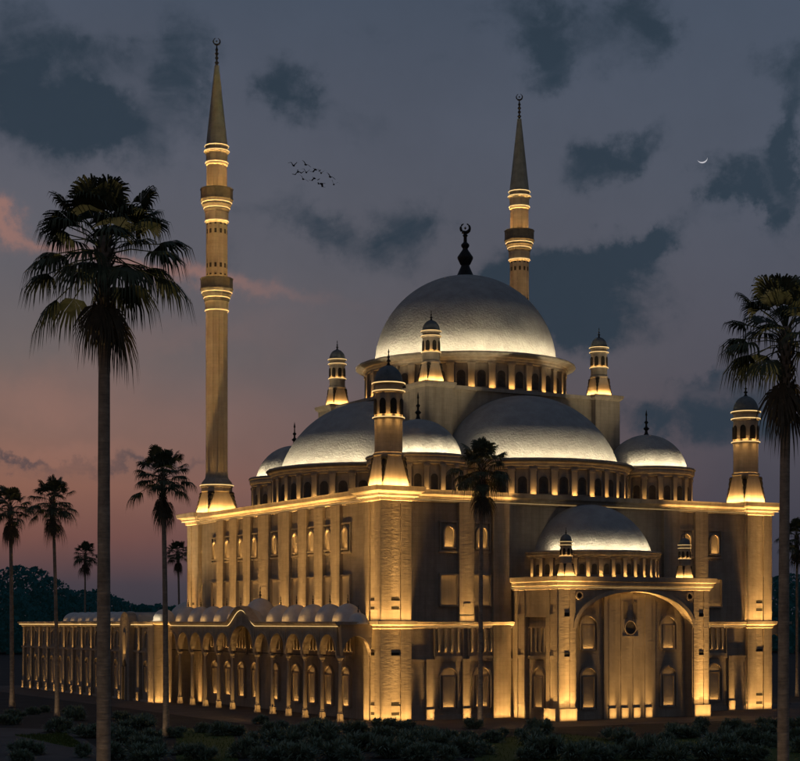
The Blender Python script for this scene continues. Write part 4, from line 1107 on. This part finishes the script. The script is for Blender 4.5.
# warped direction for ragged cloud edges
nz = nt.nodes.new('ShaderNodeTexNoise'); nz.inputs['Scale'].default_value = 24; nz.inputs['Detail'].default_value = 7; nz.inputs['Roughness'].default_value = .62; L.new(vec, nz.inputs['Vector'])
nz2 = nt.nodes.new('ShaderNodeTexNoise'); nz2.inputs['Scale'].default_value = 5; nz2.inputs['Detail'].default_value = 6; nz2.inputs['Roughness'].default_value = .6; L.new(vec, nz2.inputs['Vector'])
def sep(n):
    s = nt.nodes.new('ShaderNodeSeparateColor'); L.new(n.outputs['Color'], s.inputs[0]); return s
s1 = sep(nz)
aw = math_('ADD', az, math_('MULTIPLY', math_('SUBTRACT', s1.outputs[0], .5), .085))
ew = math_('ADD', el, math_('MULTIPLY', math_('SUBTRACT', s1.outputs[1], .5), .06))
def blob(px, py, rx, ry, tilt, amt):
    t = (px - 400) / 1664; e = (622 - py) / 1664; n = math.sqrt(1 + t * t + e * e); t /= n; e /= n
    ct, st = math.cos(tilt), math.sin(tilt)
    da = math_('SUBTRACT', aw, t); de = math_('SUBTRACT', ew, e)
    u = math_('MULTIPLY', math_('ADD', math_('MULTIPLY', da, ct), math_('MULTIPLY', de, st)), 1664 / rx)
    v = math_('MULTIPLY', math_('SUBTRACT', math_('MULTIPLY', de, ct), math_('MULTIPLY', da, st)), 1664 / ry)
    q = math_('ADD', math_('MULTIPLY', u, u), math_('MULTIPLY', v, v))
    return math_('MULTIPLY', math_('EXPONENT', math_('MULTIPLY', q, -1.)), amt)
def total(bl):
    acc = None
    for b in bl:
        o = blob(*b); acc = o if acc is None else math_('ADD', acc, o)
    return acc
clouds = total([(20, 85, 70, 60, -.5, 1.1), (95, 125, 60, 26, -.35, .95), (95, 45, 40, 20, -.4, .5), (180, 75, 34, 60, -.15, .8), (293, 95, 30, 26, -.5, .9), (360, 120, 30, 26, 0, .35), (372, 40, 26, 22, 0, .35),
                (320, 228, 46, 24, -.5, .75), (405, 232, 40, 34, .4, .85), (440, 62, 30, 14, 0, .3), (550, 28, 62, 30, -.3, 1.0), (555, 75, 30, 18, 0, .5), (650, 20, 30, 30, -.3, .75), (595, 165, 42, 22, .2, .7), (640, 145, 40, 16, .5, .5),
                (570, 285, 78, 34, .25, 1.25), (640, 242, 46, 16, .25, 1.05), (505, 285, 50, 30, .2, .9), (590, 325, 60, 26, .1, .8), (735, 185, 26, 24, -.4, .85), (790, 160, 20, 70, 0, .85), (752, 210, 40, 10, -.3, .5), (700, 378, 30, 12, .2, .65), (690, 410, 90, 18, .1, .75), (760, 430, 80, 22, 0, .7), (780, 60, 30, 26, 0, .5),
                (18, 462, 40, 5, 0, .75), (130, 470, 110, 7, .02, .5), (215, 250, 34, 26, 0, .4), (690, 560, 200, 24, 0, .3), (240, 205, 40, 14, 0, .25)])
nz3 = nt.nodes.new('ShaderNodeTexNoise'); nz3.inputs['Scale'].default_value = 30; nz3.inputs['Detail'].default_value = 6; nz3.inputs['Roughness'].default_value = .6; nz3.inputs['Distortion'].default_value = .6
stretch = nt.nodes.new('ShaderNodeMapping'); stretch.inputs['Scale'].default_value = (1, 1, 1.7); L.new(vec, stretch.inputs['Vector']); L.new(stretch.outputs[0], nz3.inputs['Vector'])
nm = math_('ADD', math_('MULTIPLY_ADD', nz2.outputs['Fac'], 1.3, -.35), math_('MULTIPLY', nz3.outputs['Fac'], 1.5))
cf = math_('MULTIPLY', math_('MULTIPLY', clouds, nm), 1.25)
sm = nt.nodes.new('ShaderNodeMapRange'); sm.interpolation_type = 'SMOOTHSTEP'; sm.inputs['From Min'].default_value = .18; sm.inputs['From Max'].default_value = 1.22; L.new(cf, sm.inputs['Value'])
sm.inputs['To Max'].default_value = .92
m2 = nt.nodes.new('ShaderNodeMix'); m2.data_type = 'RGBA'; L.new(sm.outputs[0], m2.inputs['Factor']); L.new(base, m2.inputs['A']); m2.inputs['B'].default_value = (*s2l((41, 55, 68)), 1)
# thin high cloud mottling
thin = math_('MULTIPLY', math_('SUBTRACT', nz2.outputs['Fac'], .5), .55)
hs = nt.nodes.new('ShaderNodeHueSaturation'); L.new(m2.outputs['Result'], hs.inputs['Color']); L.new(math_('ADD', thin, 1.0), hs.inputs['Value'])
pink = total([(8, 222, 70, 9, -.28, .9), (120, 262, 60, 9, -.2, .45), (205, 282, 90, 10, -.15, .55), (40, 400, 90, 30, 0, .35), (60, 455, 90, 12, 0, .3), (220, 420, 90, 30, .1, .12), (160, 345, 120, 20, .15, .15)])
m3 = nt.nodes.new('ShaderNodeMix'); m3.data_type = 'RGBA'; L.new(math_('MULTIPLY', pink, .6, clamp=True), m3.inputs['Factor']); L.new(hs.outputs['Color'], m3.inputs['A']); m3.inputs['B'].default_value = (*s2l((176, 122, 104)), 1)
L.new(m3.outputs['Result'], bg.inputs['Color'])
# a Nishita sky with the sun below the horizon adds the last of the twilight
sky = nt.nodes.new('ShaderNodeTexSky'); sky.sky_type = 'NISHITA'; sky.sun_disc = False; sky.sun_elevation = math.radians(-3); sky.sun_rotation = math.radians(-60)
bg2 = nt.nodes.new('ShaderNodeBackground'); L.new(sky.outputs[0], bg2.inputs['Color']); bg2.inputs['Strength'].default_value = .05
ad = nt.nodes.new('ShaderNodeAddShader'); L.new(bg.outputs[0], ad.inputs[0]); L.new(bg2.outputs[0], ad.inputs[1]); L.new(ad.outputs[0], nt.nodes['World Output'].inputs['Surface'])
bg.inputs['Strength'].default_value = 1.0
world.cycles.sampling_method = 'NONE'

# ------------------------------------------------------------------ CAMERA
cd = bpy.data.cameras.new('Camera'); cam = bpy.data.objects.new('Camera', cd); col.objects.link(cam); scene.camera = cam
cam.location = CAM; cam.rotation_euler = (PI / 2, 0, -math.atan2(.488, .8726))
cd.sensor_width = 36; cd.lens = 36 * 1664 / 800; cd.shift_y = (622 - 380.5) / 800; cd.clip_end = 12000; cd.clip_start = .5
scene.view_settings.view_transform = 'Standard'; scene.view_settings.look = 'None'; scene.view_settings.exposure = 0
scene.cycles.use_denoising = True
scene.cycles.use_light_tree = True
scene.cycles.max_bounces = 4; scene.cycles.diffuse_bounces = 3; scene.cycles.glossy_bounces = 1
scene.cycles.sample_clamp_indirect = 3
scene.cycles.use_adaptive_sampling = True
print('lamps', NL)
